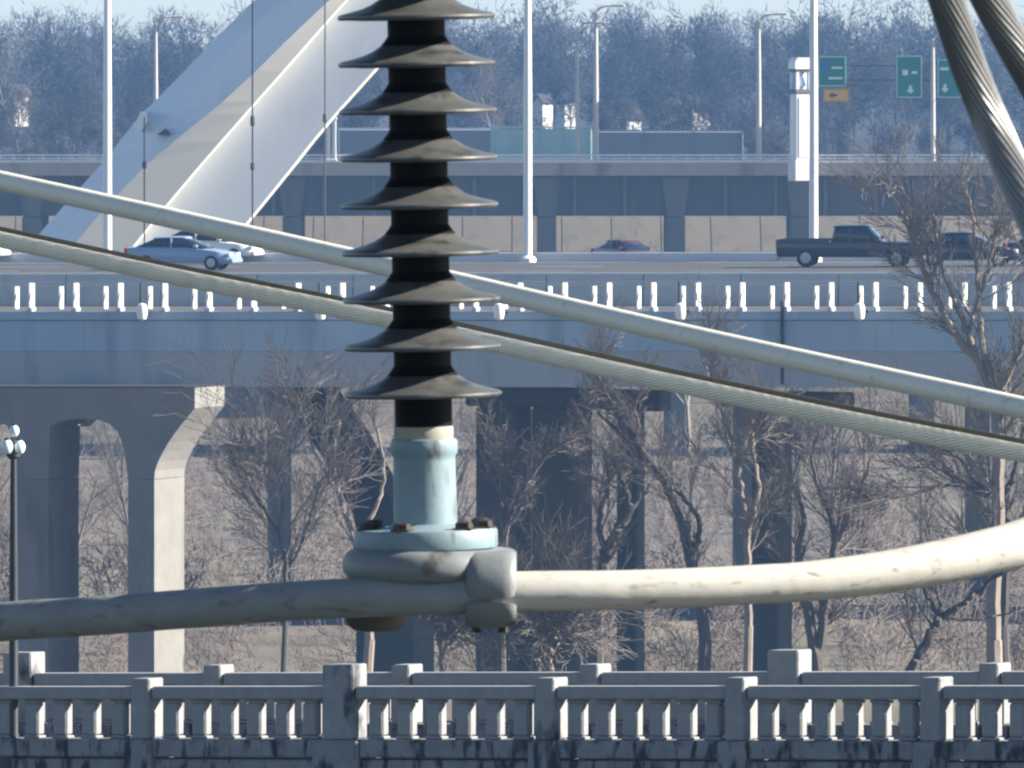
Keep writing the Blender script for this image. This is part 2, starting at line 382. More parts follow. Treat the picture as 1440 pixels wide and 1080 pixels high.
# ================================================================== FAR HIGHWAY BRIDGE (about 700 m away)
FB = Frame(700, 0, 0)
fb = tag(empty('highway_bridge', (0, 700, -12.5)), 'long concrete highway bridge in the background with brown parapet over a dark shaded girder', 'bridge')
def zf(py, D=700): return -(py - HZ) * K * D
X0, X1 = -150, 150
mb = MB(); mb.box(X0, X1, 700, 700.5, zf(247), zf(229)); wpart('parapet', mb, M['band'], fb)
mb = MB(); mb.box(X0, X1, 699.9, 700.35, zf(229) + .003, zf(226)); wpart('coping', mb, M['snow_white'], fb)
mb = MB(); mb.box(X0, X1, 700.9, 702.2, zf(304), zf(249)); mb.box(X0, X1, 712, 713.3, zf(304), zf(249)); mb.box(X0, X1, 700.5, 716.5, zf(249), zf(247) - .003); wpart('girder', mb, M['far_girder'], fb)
mb = MB(); mb.box(X0, X1, 700.52, 716.2, zf(246.8), zf(244)); wpart('deck', mb, M['walk'], fb)
mb = MB(); mb.box(X0, X1, 716.2, 716.7, zf(246), zf(229)); wpart('parapet', mb, M['band'], fb)
for i in range(-24, 25):                                        # web stiffeners
    x = i * 3.6 + 0.9
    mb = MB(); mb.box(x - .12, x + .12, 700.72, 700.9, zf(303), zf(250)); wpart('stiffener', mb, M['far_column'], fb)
for px in (45, 233, 411, 590, 769, 950, 1125, 1300, 1480, 1660, 1840, 2020, -130, -310, -490):
    x = (px - 720) * K * 701.5; c = empty('pier', (0, 0, 0)); c.parent = fb
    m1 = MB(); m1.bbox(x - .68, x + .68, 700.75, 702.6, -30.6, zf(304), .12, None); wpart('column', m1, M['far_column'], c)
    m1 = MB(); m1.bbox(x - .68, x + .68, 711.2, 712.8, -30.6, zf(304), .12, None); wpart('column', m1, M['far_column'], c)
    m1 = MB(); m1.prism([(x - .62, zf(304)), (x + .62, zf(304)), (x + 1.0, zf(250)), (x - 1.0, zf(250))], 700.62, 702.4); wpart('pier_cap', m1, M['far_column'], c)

# guard rail on the far bridge
rl = tag(empty('guard_rail', (0, 699.95, zf(226))), 'pale guard rail running along the top of the brown parapet', 'railing')
mb = MB(); mb.box(X0, X1, 699.98, 700.08, zf(219.5), zf(217)); mb.box(X0, X1, 699.99, 700.07, zf(223.5), zf(222)); wpart('rail', mb, M['snow_white'], rl)
pm = MB(); pm.box(-.06, .06, 0, .1, 0, 0.45); pme = pm.mesh('post'); pme.materials.append(M['pole_far'])
for i in range(-62, 63): link('post', pme, None, rl, (i * 1.05, 0.1, 0))

def street_pole(name, base, h, r, m, label, cat, group, arm=1.6, face=1):
    t = tag(empty(name, base), label, cat, group)
    mb = MB(); mb.lathe([(r * 1.0, 0.25), (r * .95, h * .5), (r * .62, h)], 14); link('pole', mb.mesh('pole', smooth=True), m, t)
    mb = MB(); mb.lathe([(r * 1.9, 0), (r * 1.9, 0.18), (r * 1.25, 0.28)], 14); link('base', mb.mesh('base'), m, t)
    mb = MB(); mb.sweep(spline([(0, 0, h - .1), (face * arm * .35, 0, h + .32), (face * arm, 0, h + .4)], 8), r * .4, 8); ar = link('arm', mb.mesh('arm', smooth=True), m, t)
    mb = MB(); mb.bbox(face * arm - .1, face * arm + .75 * face, -.16, .16, h + .32, h + .5, .05) if face > 0 else mb.bbox(-arm - .75, -arm + .1, -.16, .16, h + .32, h + .5, .05)
    link('lamp_head', mb.mesh('lamp_head'), m, t)
    return t
for px, top, bot, rr, lb in ((219, 26, 232, .17, 'slim galvanised lamp pole standing behind the white slanting arch'),
                         (812, 34, 222, .15, 'slimmer left-hand pole of the close pair right of the insulator, on the far bridge'),
                         (838, 10, 217, .20, 'taller right-hand pole of the close pair right of the insulator, on the far bridge'),
                         (1067, 22, 226, .19, 'lone galvanised lamp pole on the far bridge just left of the white pylon'),
                         (1312, 48, 226, .18, 'lamp pole on the far bridge between the two plain green signs')):
    D = 703; b = W(px, bot, D); b.z = zf(244)
    street_pole('street_lamp', b, W(px, top, D).z - b.z - .3, rr, M['pole_far'], lb, 'street lamp', 'lamp poles on the far bridge', 1.3, 1)
t = tag(empty('bollard', W(466, 226, 699.0)), 'short white twin post right beside the lower edge of the slanting arch', 'post')
t.location.z = zf(226)
for dx in (-.22, .2):
    mb = MB(); mb.bbox(dx - .13, dx + .13, .4, .66, .0, 2.9 if dx > 0 else 2.5, .03); link('post', mb.mesh('post'), M['white'], t)
mb = MB(); mb.bbox(-.4, .4, .36, .7, 2.92, 3.1, .03); link('cap', mb.mesh('cap'), M['white'], t)
mb = MB(); mb.bbox(-.4, .4, .36, .7, -.02, .12, .03); link('base', mb.mesh('base'), M['white'], t)

# white pylon
D = 697; b = W(1126, 231, D); Hh = 150 * K * D; wd = 12 * K * D
py_ = tag(empty('pylon', b, math.radians(20)), 'stout white pylon with a capped openwork lantern on the far bridge parapet', 'pylon')
def py_part(n, z0, z1, w_, m, bev=.06):
    mb = MB(); mb.bbox(-w_, w_, -w_, w_, z0, z1, bev); return link(n, mb.mesh(n), m, py_)
py_part('shaft', .25, Hh * .66, wd, M['white']); py_part('plinth', -1.2, .247, wd * 1.18, M['white'])
for k in range(4):                                             # recessed-looking raised panels round the shaft
    mb = MB(); mb.bbox(-wd * .66, wd * .66, -wd - .05, -wd + .02, .5, Hh * .63, .03); q = link('panel', mb.mesh('panel'), M['white'], py_); q.rotation_euler.z = k * math.pi / 2
py_part('collar', Hh * .66 + .003, Hh * .70, wd * 1.06, M['far_column'], .03)
for sx in (-1, 1):
    for sy in (-1, 1):
        mb = MB(); mb.bbox(sx * wd * .78 - .12, sx * wd * .78 + .12, sy * wd * .78 - .12, sy * wd * .78 + .12, Hh * .70 + .003, Hh * .865, .02); link('lantern_post', mb.mesh('lantern_post'), M['snow_white'], py_)
mb = MB(); mb.lathe([(.2, Hh * .703), (.42, Hh * .75), (.3, Hh * .8), (.15, Hh * .86)], 10); link('lantern', mb.mesh('lantern', smooth=True), M['globe'], py_)
py_part('lintel', Hh * .865 + .003, Hh * .89, wd * 1.0, M['far_column'], .03)
mb = MB(); mb.prism([(-wd * 1.12, Hh * .893), (wd * 1.12, Hh * .893), (wd * 1.12, Hh * .96), (wd * .8, Hh), (-wd * .8, Hh), (-wd * 1.12, Hh * .96)], -wd * 1.12, wd * 1.12); link('cap', mb.mesh('cap'), M['white'], py_)

# signs and their gantry
gt = tag(empty('sign_gantry', W(1312, 226, 712)), 'thin grey gantry frame carrying the green road signs behind the far bridge', 'gantry'); gt.location.z = zf(246)
gx = gt.location.x; gz = gt.location.z
for px in (1147, 1313):
    x = (px - 720) * K * 712; mb = MB(); mb.box(x - .12, x + .12, 711.9, 712.14, gz, W(0, 84, 712).z); wpart('post', mb, M['pole_far'], gt)
x0 = (1143 - 720) * K * 712; x1 = (1352 - 720) * K * 712
for py in (92, 112):
    mb = MB(); mb.box(x0, x1, 711.95, 712.05, W(0, py + 1.2, 712).z, W(0, py, 712).z); wpart('beam', mb, M['hill'], gt)
def sign(x0, x1, y0, y1, m, label, marks, cat='road sign'):
    D = 711.7; a = W(x0, y1, D); b = W(x1, y0, D)
    t = tag(empty('road_sign', ((a.x + b.x) / 2, D, a.z)), label, cat)
    w_, h = (b.x - a.x), b.z - a.z
    mb = MB(); mb.bbox(-w_ / 2, w_ / 2, 0, .08, 0, h, .02); link('panel', mb.mesh('panel'), m, t)
    bd = M['white'] if m is M['sign_green'] else M['black']; e = .05
    mb = MB()
    for q in ((-w_ / 2 + .04, w_ / 2 - .04, .04, .04 + e), (-w_ / 2 + .04, w_ / 2 - .04, h - .04 - e, h - .04), (-w_ / 2 + .04, -w_ / 2 + .04 + e, .05 + e, h - .05 - e), (w_ / 2 - .04 - e, w_ / 2 - .04, .05 + e, h - .05 - e)):
        mb.box(q[0], q[1], -.006, .012, q[2], q[3])
    link('border', mb.mesh('border'), bd, t)
    for kind, cx, cz, sx, sz, mm in marks:
        mb = MB(); cx = (cx - .5) * w_; cz = cz * h
        if kind == 'bar': poly = [(cx - sx, cz - sz), (cx + sx, cz - sz), (cx + sx, cz + sz), (cx - sx, cz + sz)]
        elif kind == 'shield': poly = [(cx, cz - sz), (cx + sx, cz - sz * .3), (cx + sx * .9, cz + sz), (cx - sx * .9, cz + sz), (cx - sx, cz - sz * .3)]
        elif kind == 'down': poly = [(cx, cz - sz), (cx + sx, cz), (cx + sx * .35, cz), (cx + sx * .35, cz + sz), (cx - sx * .35, cz + sz), (cx - sx * .35, cz), (cx - sx, cz)]
        else: poly = [(cx - sx, cz), (cx, cz - sz), (cx, cz - sz * .35), (cx + sx, cz - sz * .35), (cx + sx, cz + sz * .35), (cx, cz + sz * .35), (cx, cz + sz)]
        mb.prism(poly, -.008, .004); link({'bar': 'marking', 'shield': 'shield'}.get(kind, 'arrow'), mb.mesh('marking'), mm, t)
    return t
sign(1150, 1190, 79, 122, M['sign_green'], 'green road sign with a blue shield, above the yellow panel', [('shield', .26, .68, .3, .36, M['sign_blue']), ('bar', .68, .62, .4, .07, M['white']), ('bar', .62, .28, .5, .08, M['white'])])
sign(1157, 1195, 124, 144, M['sign_yellow'], 'small yellow panel with a black arrow hung below a green sign', [('left', .38, .5, .28, .25, M['black'])])
sign(1260, 1297, 78, 138, M['sign_green'], 'plain green road sign left of the thin lamp pole near the cables', [('bar', .35, .6, .2, .2, M['white']), ('bar', .7, .6, .2, .1, M['white']), ('down', .55, .2, .3, .3, M['white'])])
sign(1318, 1352, 83, 138, M['sign_green'], 'green road sign partly hidden by the big stranded cables', [('bar', .3, .75, .3, .1, M['white']), ('down', .32, .25, .3, .32, M['white'])])

# green screen, grey building band and barrier on the land behind the bridge
def boxthing(name, px0, px1, py0, py1, D, dep, m, label, cat, extra=None):
    a = W(px0, py1, D); b = W(px1, py0, D); t = tag(empty(name, ((a.x + b.x) / 2, D, a.z)), label, cat)
    w_, h = b.x - a.x, b.z - a.z
    mb = MB(); mb.bbox(-w_ / 2, w_ / 2, 0, dep, -1.5, h, .04); link('wall', mb.mesh('wall'), m, t)
    if extra: extra(t, w_, h)
    return t
def ribs(mm, pitch, cop=True):
    def f(t, w_, h):
        n = int(w_ / pitch)
        for i in range(n + 1):
            x = -w_ / 2 + .1 + i * (w_ - .2) / max(1, n); mb = MB(); mb.box(x - .07, x + .07, -.1, .0, -.2, h + .05); link('post', mb.mesh('post'), mm, t)
        if cop:
            mb = MB(); mb.box(-w_ / 2 - .05, w_ / 2 + .05, -.12, .2, h + .053, h + .17); link('coping', mb.mesh('coping'), mm, t)
    return f
boxthing('screen_wall', 690, 832, 181, 226, 722, .3, M['green_screen'], 'pale green screen fence behind the far bridge right of the insulator', 'fence', ribs(M['green_screen'], 1.8))
boxthing('low_building', 836, 1045, 186, 228, 745, 8, M['grey_wall'], 'long low grey flat roofed building behind the far bridge', 'building', ribs(M['grey_wall'], 2.9))
boxthing('low_building', 475, 700, 183, 226, 750, 6, M['grey_wall'], 'grey blue low building glimpsed behind the insulator sheds', 'building', ribs(M['snow_white'], 3.5))

# houses far up the slope
def house(px, py, D, w_, h, label, yaw, m=M['siding']):
    w_ *= .6; h *= .55
    b = W(px, py, D); t = tag(empty('house', (b.x, b.y, b.z), yaw), label, 'house', 'small houses among the far trees')
    mb = MB(); mb.box(-w_ / 2, w_ / 2, 0, w_ * 1.3, -3, h); mb.prism([(-w_ / 2, h), (w_ / 2, h), (0, h + w_ * .5)], 0, w_ * 1.3); link('wall', mb.mesh('wall'), m, t)
    mb = MB()
    for s in (-1, 1): mb.prism([(s * (w_ / 2 + .25), h - .2), (s * (w_ / 2 + .25), h), (0, h + w_ * .5 + .25), (0, h + w_ * .5 + .03)], -.3, w_ * 1.3 + .3)
    link('roof', mb.mesh('roof'), M['roof'], t)
    for i in (-1, 1):
        wd_ = MB(); wd_.box(i * w_ * .22 - .35, i * w_ * .22 + .35, -.05, .05, h * .45, h * .8); link('window', wd_.mesh('window'), M['glass'], t)
        wd_ = MB(); wd_.box(w_ / 2 - .04, w_ / 2 + .04, w_ * (.65 + i * .3) - .4, w_ * (.65 + i * .3) + .4, h * .45, h * .8); link('window', wd_.mesh('window'), M['glass'], t)
    return t
house(788, 150, 1085, 2.6, 1.6, 'small pale gabled house among trees just left of the close pair of poles', -.9)
house(757, 150, 1095, 2.2, 1.0, 'tiny white house tucked right beside the tall white pole', -.7)
house(874, 171, 985, 2.6, .6, 'low white roofed shed right of the close pair of poles', -.8, M['white'])
house(932, 168, 1075, 2.6, 2.4, 'white house left of two pale gables in the far wood', -.9, M['white'])
house(968, 168, 1075, 2.9, 2.8, 'buff gabled house at the far right of the houses in the wood', -1.0)
house(1356, 194, 970, 2.4, 1.0, 'white hut peeking out behind the big stranded cable', -.8, M['white'])
house(14, 140, 1085, 2.6, 1.2, 'pale cottage deep in the wood at the left edge', -.8)

# ================================================================== NEAR HIGHWAY BRIDGE (about 370 m away)
A1 = 10.0
SKEW = 25.0
NB = Frame(370, A1, 0.005)
nb = tag(empty('road_bridge', (0, 370, -12)), 'blue grey highway bridge with a deep box girder carrying traffic across the middle', 'bridge')
U0, U1 = -82, 82
def zn(py, D=370): return -(py - HZ) * K * D
def seg_box(mb, t0, t1, z0, z1, u0=U0, u1=U1): return mb.box(u0, u1, t0, t1, z0, z1, NB)
zwalk = zn(438); zroad = zwalk + 0.55
mb = MB(); seg_box(mb, 0, .35, zn(494), zn(451)); wpart('fascia', mb, M['fascia'], nb)
mb = MB(); seg_box(mb, -.10, .349, zn(449.8), zn(438)); wpart('edge_beam', mb, M['fascia'], nb)
mb = MB(); mb.prism([(0, 0), (0, 1), (1, 1), (1, 0)], 0, 1)
mb = MB()
for u0, u1 in ((U0, U1),):
    P = [(.06, zn(494.3)), (.42, zn(545)), (.9, zn(545)), (1.0, zn(494.3))]
    vs = [NB(u, t, z) for u in (u0, u1) for t, z in P]
    mb.add(vs, [(0, 1, 2, 3), (7, 6, 5, 4), (0, 4, 5, 1), (1, 5, 6, 2), (2, 6, 7, 3), (3, 7, 4, 0)])
wpart('girder', mb, M['girder'], nb)
mb = MB(); seg_box(mb, .36, 62, zn(494), zwalk - .01 - .35); wpart('deck_slab', mb, M['girder'], nb)
for t0 in (14, 28, 42, 60):
    mb = MB(); seg_box(mb, t0, t0 + 1.2, zn(540), zn(494) - .003); wpart('girder', mb, M['girder'], nb)
mb = MB(); seg_box(mb, .36, 7.5, zwalk - .35, zwalk); wpart('sidewalk', mb, M['walk'], nb)
mb = MB(); seg_box(mb, 8.05, 61.5, zroad - .5, zroad); wpart('road_surface', mb, M['road'], nb)
for t0 in (10.2, 58.6): 
    mb = MB(); seg_box(mb, t0, t0 + .22, zroad + .004, zroad + .008); wpart('edge_line', mb, M['snow_white'], nb)
for t0 in (17.5, 25, 43, 51):
    for i in range(-9, 10):
        mb = MB(); seg_box(mb, t0, t0 + .16, zroad + .004, zroad + .008, i * 8, i * 8 + 3); wpart('lane_dash', mb, M['snow_white'], nb)
mb = MB(); seg_box(mb, 61.5, 62.0, zroad - .5, zroad + .38); wpart('kerb', mb, M['snow_white'], nb)
for i in range(-13, 13):
    u = i * 6.1 + 1.7; mb = MB(); mb.box(u - .045, u + .045, -.012, .0, zn(493.5), zn(451.5), NB); wpart('joint_cover', mb, M['girder'], nb)
    mb = MB(); mb.box(u - .03, u + .03, -.112, -.10, zn(449.5), zn(438.5), NB); wpart('joint_cover', mb, M['girder'], nb)
# roadside barrier, section by section
bt = NB.z(720, 386, 7.8)
bar = tag(empty('traffic_barrier', (0, 377, zwalk)), 'grey concrete traffic barrier between the walkway and the traffic lanes', 'barrier')
for i in range(-21, 21):
    u0 = i * 3.8; mb = MB()
    P = [(7.52, zwalk - .3), (7.52, zwalk + .4), (7.66, bt - .12), (7.7, bt), (8.0, bt), (8.04, zwalk - .3)]
    vs = [NB(u, t, z) for u in (u0 + .02, u0 + 3.78) for t, z in P]; n = len(P)
    mb.add(vs, [tuple(range(n)), tuple(range(2 * n - 1, n - 1, -1))] + [(k, k + n, (k + 1) % n + n, (k + 1) % n) for k in range(n)])
    wpart('barrier_section', mb, M['barrier'], bar)
mb = MB(); seg_box(mb, 7.74, 7.96, bt + .003, bt + .07); wpart('top_rail', mb, M['rail_post'], bar)

# two railings on the walkway, slim fin posts
def fin_rail(name, t, px0, pitch, n, h, w_, dep, label, foot):
    r = tag(empty(name, (0, 370 + t, zwalk)), label, 'railing')
    pm = MB(); pm.bbox(-w_ / 2, w_ / 2, 0, dep, 0, h, .03)
    if foot: pm.bbox(-w_ * .8, w_ * .8, -.04, dep + .05, .0, .16, .03)
    me = pm.mesh('post'); me.materials.append(M['rail_post'])
    for k in range(n):
        u = NB.u(px0 + k * pitch, t); p = NB(u, t, zwalk)
        q = link('post', me, None, r, p - r.location); q.rotation_euler.z = -math.radians(SKEW)
    mb = MB(); mb.box(U0, U1, t + dep * .5 - .03, t + dep * .5 + .03, zwalk + h + .003, zwalk + h + .045, NB); wpart('top_rail', mb, M['barrier'], r)
    return r
fin_rail('outer_railing', .02, -1272, 62.5, 65, 1.08, .10, .42, 'outer walkway railing of taller sunlit fin posts along the blue bridge edge', True)
fin_rail('inner_railing', 3.0, -1292, 62.5, 65, .88, .09, .34, 'inner walkway railing of shorter fin posts behind the outer railing', False)
# lamp brackets on the fascia
for i, (px, lb) in enumerate(((198, 'white capsule light on the bridge fascia at the far left, below the parked looking blue car'), (449, 'white capsule light on the bridge fascia, just left of the insulator'), (700, 'white capsule light on the bridge fascia touching the insulator on its right'), (955, 'white capsule light on the bridge fascia midway right of the insulator'), (1207, 'white capsule light on the bridge fascia below the dark pickup'))):
    u = NB.u(px, -.9); p = NB(u, -.9, zwalk)
    t = tag(empty('bracket_light', p), lb.replace(' parked looking', ''), 'light', 'capsule lights along the bridge fascia'); t.rotation_euler.z = -math.radians(SKEW)
    mb = MB(); mb.lathe([(.05, -.32), (.16, -.26), (.2, -.1), (.2, .18), (.15, .3), (.05, .34)], 14, (0.05, 0, 0)); link('lamp_body', mb.mesh('lamp_body', smooth=True), M['white'], t)
    mb = MB(); mb.box(-.05, .05, .2, .80, -.06, .06); link('arm', mb.mesh('arm'), M['iron'], t)
    mb = MB(); mb.lathe([(.05, .34), (.045, 1.15)], 8, (0, 0, 0)); link('stem', mb.mesh('stem'), M['iron'], t)
# drain pipe
p = NB(NB.u(1100, -.12), -.12, 0)
mb = MB(); mb.lathe([(.07, 0), (.07, 3.1)], 8); t = tag(link('drain_pipe', mb.mesh('drain_pipe', smooth=True), M['iron'], None, (p.x, p.y, zn(545) + .2)), 'thin dark vertical drain pipe on the blue fascia between the slanting cables', 'pipe')

# tall white poles on the far kerb
for px, rr, lb in ((151, .17, 'tall white lamp pole in front of the foot of the slanting arch'), (742, .17, 'tall white lamp pole just right of the insulator'), (1144, .17, 'tall white lamp pole beside the white pylon and the pickup')):
    tt = 59.9; u = NB.u(px, tt); p = NB(u, tt, zroad)
    street_pole('lamp_pole', p, 15, rr * 1.15, M['white'], lb, 'lamp pole', 'tall white lamp poles on the blue bridge', 2.2, 1)

# piers of the near bridge
def pier_left():
    D = 358.5; F = Frame(D, 22, 0)
    t = tag(empty('bridge_pier', (0, D, GZ)), 'concrete bent at the left with arched openings and a brightly lit flared end', 'pier')
    def lp(px, py): u = F.u(px); return (u, -(py - HZ) * K * F(u, 0, 0).y)
    bot = GZ - .8
    def pr(pts): return [lp(*p) for p in pts]
    # cap beam with haunches, one outline per piece
    th = 2.75
    cap = pr([(-260, 545.6), (274, 545.6), (274, 574), (266, 584), (256, 596), (246, 609), (237, 622), (229, 636), (222, 650), (218, 662), (217, 674), (180, 674), (177, 650), (173, 626), (166, 608), (154, 596), (136, 590), (104, 589), (84, 592), (70, 600), (68, 674), (15, 674), (15, 612), (10, 598), (-30, 590), (-60, 600), (-70, 674), (-160, 674), (-160, 600), (-260, 580)])
    mb = MB(); mb.prism(cap, 0, th, F); wpart('cap_beam', mb, M['pier'], t)
    ut, uz = F.u(274), lp(0, 545.6)[1]
    P = [F(uu, tt, lp(px_, 545.6)[1] + dz) for px_ in (-260, 274) for uu in (F.u(px_),) for tt in (-.01, th + .01) for dz in (.004, .05)]
    mb = MB(); mb.add(P, [(0, 1, 3, 2), (4, 6, 7, 5), (0, 4, 5, 1), (2, 3, 7, 6), (0, 2, 6, 4), (1, 5, 7, 3)]); wpart('cap_top_shade', mb, M['hill'], t)  # dark sheet added so the sunlit cap top looks shaded
    for a in (185, 60, -120):
        u = F.u(a); p = F(u, th, 0); mb = MB(); mb.box(p.x - .6, p.x + .6, p.y + .01, p.y + 12, zn(545) - 1.4, zn(545) - .02); wpart('bearing_beam', mb, M['pier'], t)
    mb = MB(); mb.box(F.u(181), F.u(194), th + .05, th + 1.4, bot, lp(190, 590)[1], F); wpart('sun_block', mb, M['pier'], t)  # hidden block, added to keep sun off the left column's inner side
    for a, b in ((180, 217), (15, 68), (-160, -70)):
        ua, ub = F.u(a), F.u(b); zt = lp((a + b) / 2, 674)[1]
        mb = MB(); mb.box(ua, ub, .0, th, bot, min(lp(a, 674)[1], lp(b, 674)[1]) - .002, F); wpart('column', mb, M['pier'], t)
    return t
pier_left()
def bent(D, cols, cap, label, ytop=545.6, th=1.6, ang=SKEW):
    F = Frame(D, ang, 0); t = tag(empty('bridge_pier', ((cols[0][0] - 720) * K * D, D, GZ)), label, 'pier')
    def lz(py): return -(py - HZ) * K * D
    u0, u1 = F.u(cap[0]), F.u(cap[1]); zc = lz(cap[2])
    mb = MB(); mb.bbox(u0, u1, -.1, th + .1, zc, lz(ytop), .08, F); wpart('cap_beam', mb, M['far_column'], t)
    for a, b in cols:
        ua, ub = F.u(a), F.u(b) - th * math.sin(F.a) * 0.6
        if ub < ua + .6: ub = ua + .6
        mb = MB(); mb.bbox(ua, ub, 0, th, GZ - .6, zc - .003, .1, F); wpart('column', mb, M['far_column'], t)
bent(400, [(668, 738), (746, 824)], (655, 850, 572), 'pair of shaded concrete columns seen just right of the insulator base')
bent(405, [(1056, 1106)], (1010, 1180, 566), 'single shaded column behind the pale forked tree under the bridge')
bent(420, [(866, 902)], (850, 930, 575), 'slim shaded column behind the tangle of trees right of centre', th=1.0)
# inclined strut
F = Frame(415, SKEW, 0)
mb = MB(); q = [(396, 545), (452, 545), (498, 610), (548, 700), (572, 800), (512, 800), (496, 722), (452, 640), (418, 590)]
mb.prism([(F.u(a), -(b - HZ) * K * F(F.u(a), 0, 0).y) for a, b in q], 0, 1.5, F)
st = empty('bridge_strut', (0, 415, GZ)); tag(st, 'dark curved inclined strut under the bridge left of the insulator', 'strut')
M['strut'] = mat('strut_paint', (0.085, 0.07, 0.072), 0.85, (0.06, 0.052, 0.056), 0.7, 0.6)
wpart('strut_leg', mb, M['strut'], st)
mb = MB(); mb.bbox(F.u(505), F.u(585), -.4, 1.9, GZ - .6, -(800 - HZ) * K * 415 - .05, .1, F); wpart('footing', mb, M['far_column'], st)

# slanting white arch rib
ar = tag(empty('bridge_arch', (-18, 470, -12)), 'huge white slanting faceted arch rib rising rightward behind the bridge', 'arch')
D = 468
ys = [370, 350, 323, 290, 230, 200, 160, 143, 100, 60, 10, -40, -110, -190, -280]
def interp(tab, y):
    tab = sorted(tab, key=lambda q: -q[1])
    if y >= tab[0][1]: a, b = tab[0], tab[1]
    elif y <= tab[-1][1]: a, b = tab[-2], tab[-1]
    else:
        for a, b in zip(tab, tab[1:]):
            if b[1] <= y <= a[1]: break
    return a[0] + (b[0] - a[0]) * (y - a[1]) / (b[1] - a[1])
E0 = [(40, 350), (60, 323), (143, 230), (197, 162), (217, 143), (347, 10), (430, -60), (560, -150), (720, -240)]
E1 = [(62, 350), (84, 323), (168, 232), (228, 172), (240, 160), (370, 20), (452, -50), (580, -140), (740, -230)]
E2 = [(100, 350), (140, 300), (205, 232), (262, 185), (333, 127), (427, 33), (520, -50), (640, -140), (790, -225)]
E3 = [(184, 350), (228, 295), (288, 224), (355, 148), (420, 75), (463, 25), (535, -50), (650, -150), (800, -240)]
E4 = [(316, 350), (345, 315), (400, 248), (455, 178), (525, 100), (609, 0), (655, -60), (750, -160), (880, -240)]
def strip(A, dA, B, dB, m, name, oa=0, ob=0):
    mb = MB(); vs = []
    for y in ys: vs.append(W(interp(A, y) + oa, y, D + dA)); vs.append(W(interp(B, y) + ob, y, D + dB))
    mb.add(vs, [(2 * i, 2 * i + 1, 2 * i + 3, 2 * i + 2) for i in range(len(ys) - 1)])
    b = ar.location; me = bpy.data.meshes.new(name); me.from_pydata([tuple(v - b) for v in mb.v and [Vector(v) for v in mb.v]], [], mb.f)
    return link(name, me, m, ar)
strip(E0, 2.6, E1, 1.3, M['arch_a'], 'edge_plate')
strip(E1, 1.3, E2, .2, M['arch_a'], 'upper_plate')
strip(E2, .2, E3, .42, M['arch_b'], 'web_plate')
strip(E3, .42, E3, 1.3, M['arch_edge'], 'ridge_plate', 0, 3.2)
strip(E3, 1.3, E4, 1.62, M['arch_a'], 'lower_plate', 3.2, 0)
strip(E4, 1.62, E4, 3.4, M['arch_edge'], 'soffit_plate', 0, 4.5)
strip(E4, 3.4, E0, 3.6, M['arch_a'], 'back_plate', 4.5, 2)
# small lug and pocket on the left edge
mb = MB(); mb.prism([(p.x, p.z) for p in (W(188, 176, D), W(197, 157, D), W(205, 157, D), W(206, 172, D), W(196, 186, D))], D + .6, D + 2.4); wpart('lug', mb, M['arch_a'], ar)
mb = MB(); mb.prism([(p.x, p.z) for p in (W(220, 190, D), W(240, 189, D), W(232, 181, D))], D + .2, D + .9); wpart('access_hatch', mb, M['far_girder'], ar)
for px, y0, y1, kn in ((203, 165, 345, ((232, 5),)), (355, 0, 345, ((170, 7), (234, 5))), (457, -100, 345, ((166, 6),))):
    base = W(px, y1, D - 3); t = tag(empty('hanger_cable', base), {203: 'thin dark hanger cable over the foot of the slanting arch', 355: 'thin dark hanger cable with two dark clamps down the middle of the arch', 457: 'thin dark hanger cable near the right edge of the arch'}[px], 'cable', 'hanger cables of the arch')
    top = W(px, y0, D - 3); mb = MB(); mb.lathe([(.035, 0), (.035, (top - base).z)], 8); link('rod', mb.mesh('rod', smooth=True), M['far_girder'], t)
    for ky, kh in kn:
        z = W(px, ky, D - 3).z - base.z; mb = MB(); mb.lathe([(.04, z - kh * .04), (.1, z - kh * .025), (.1, z + kh * .025), (.04, z + kh * .04)], 8); link('clamp', mb.mesh('clamp', smooth=True), M['far_girder'], t)

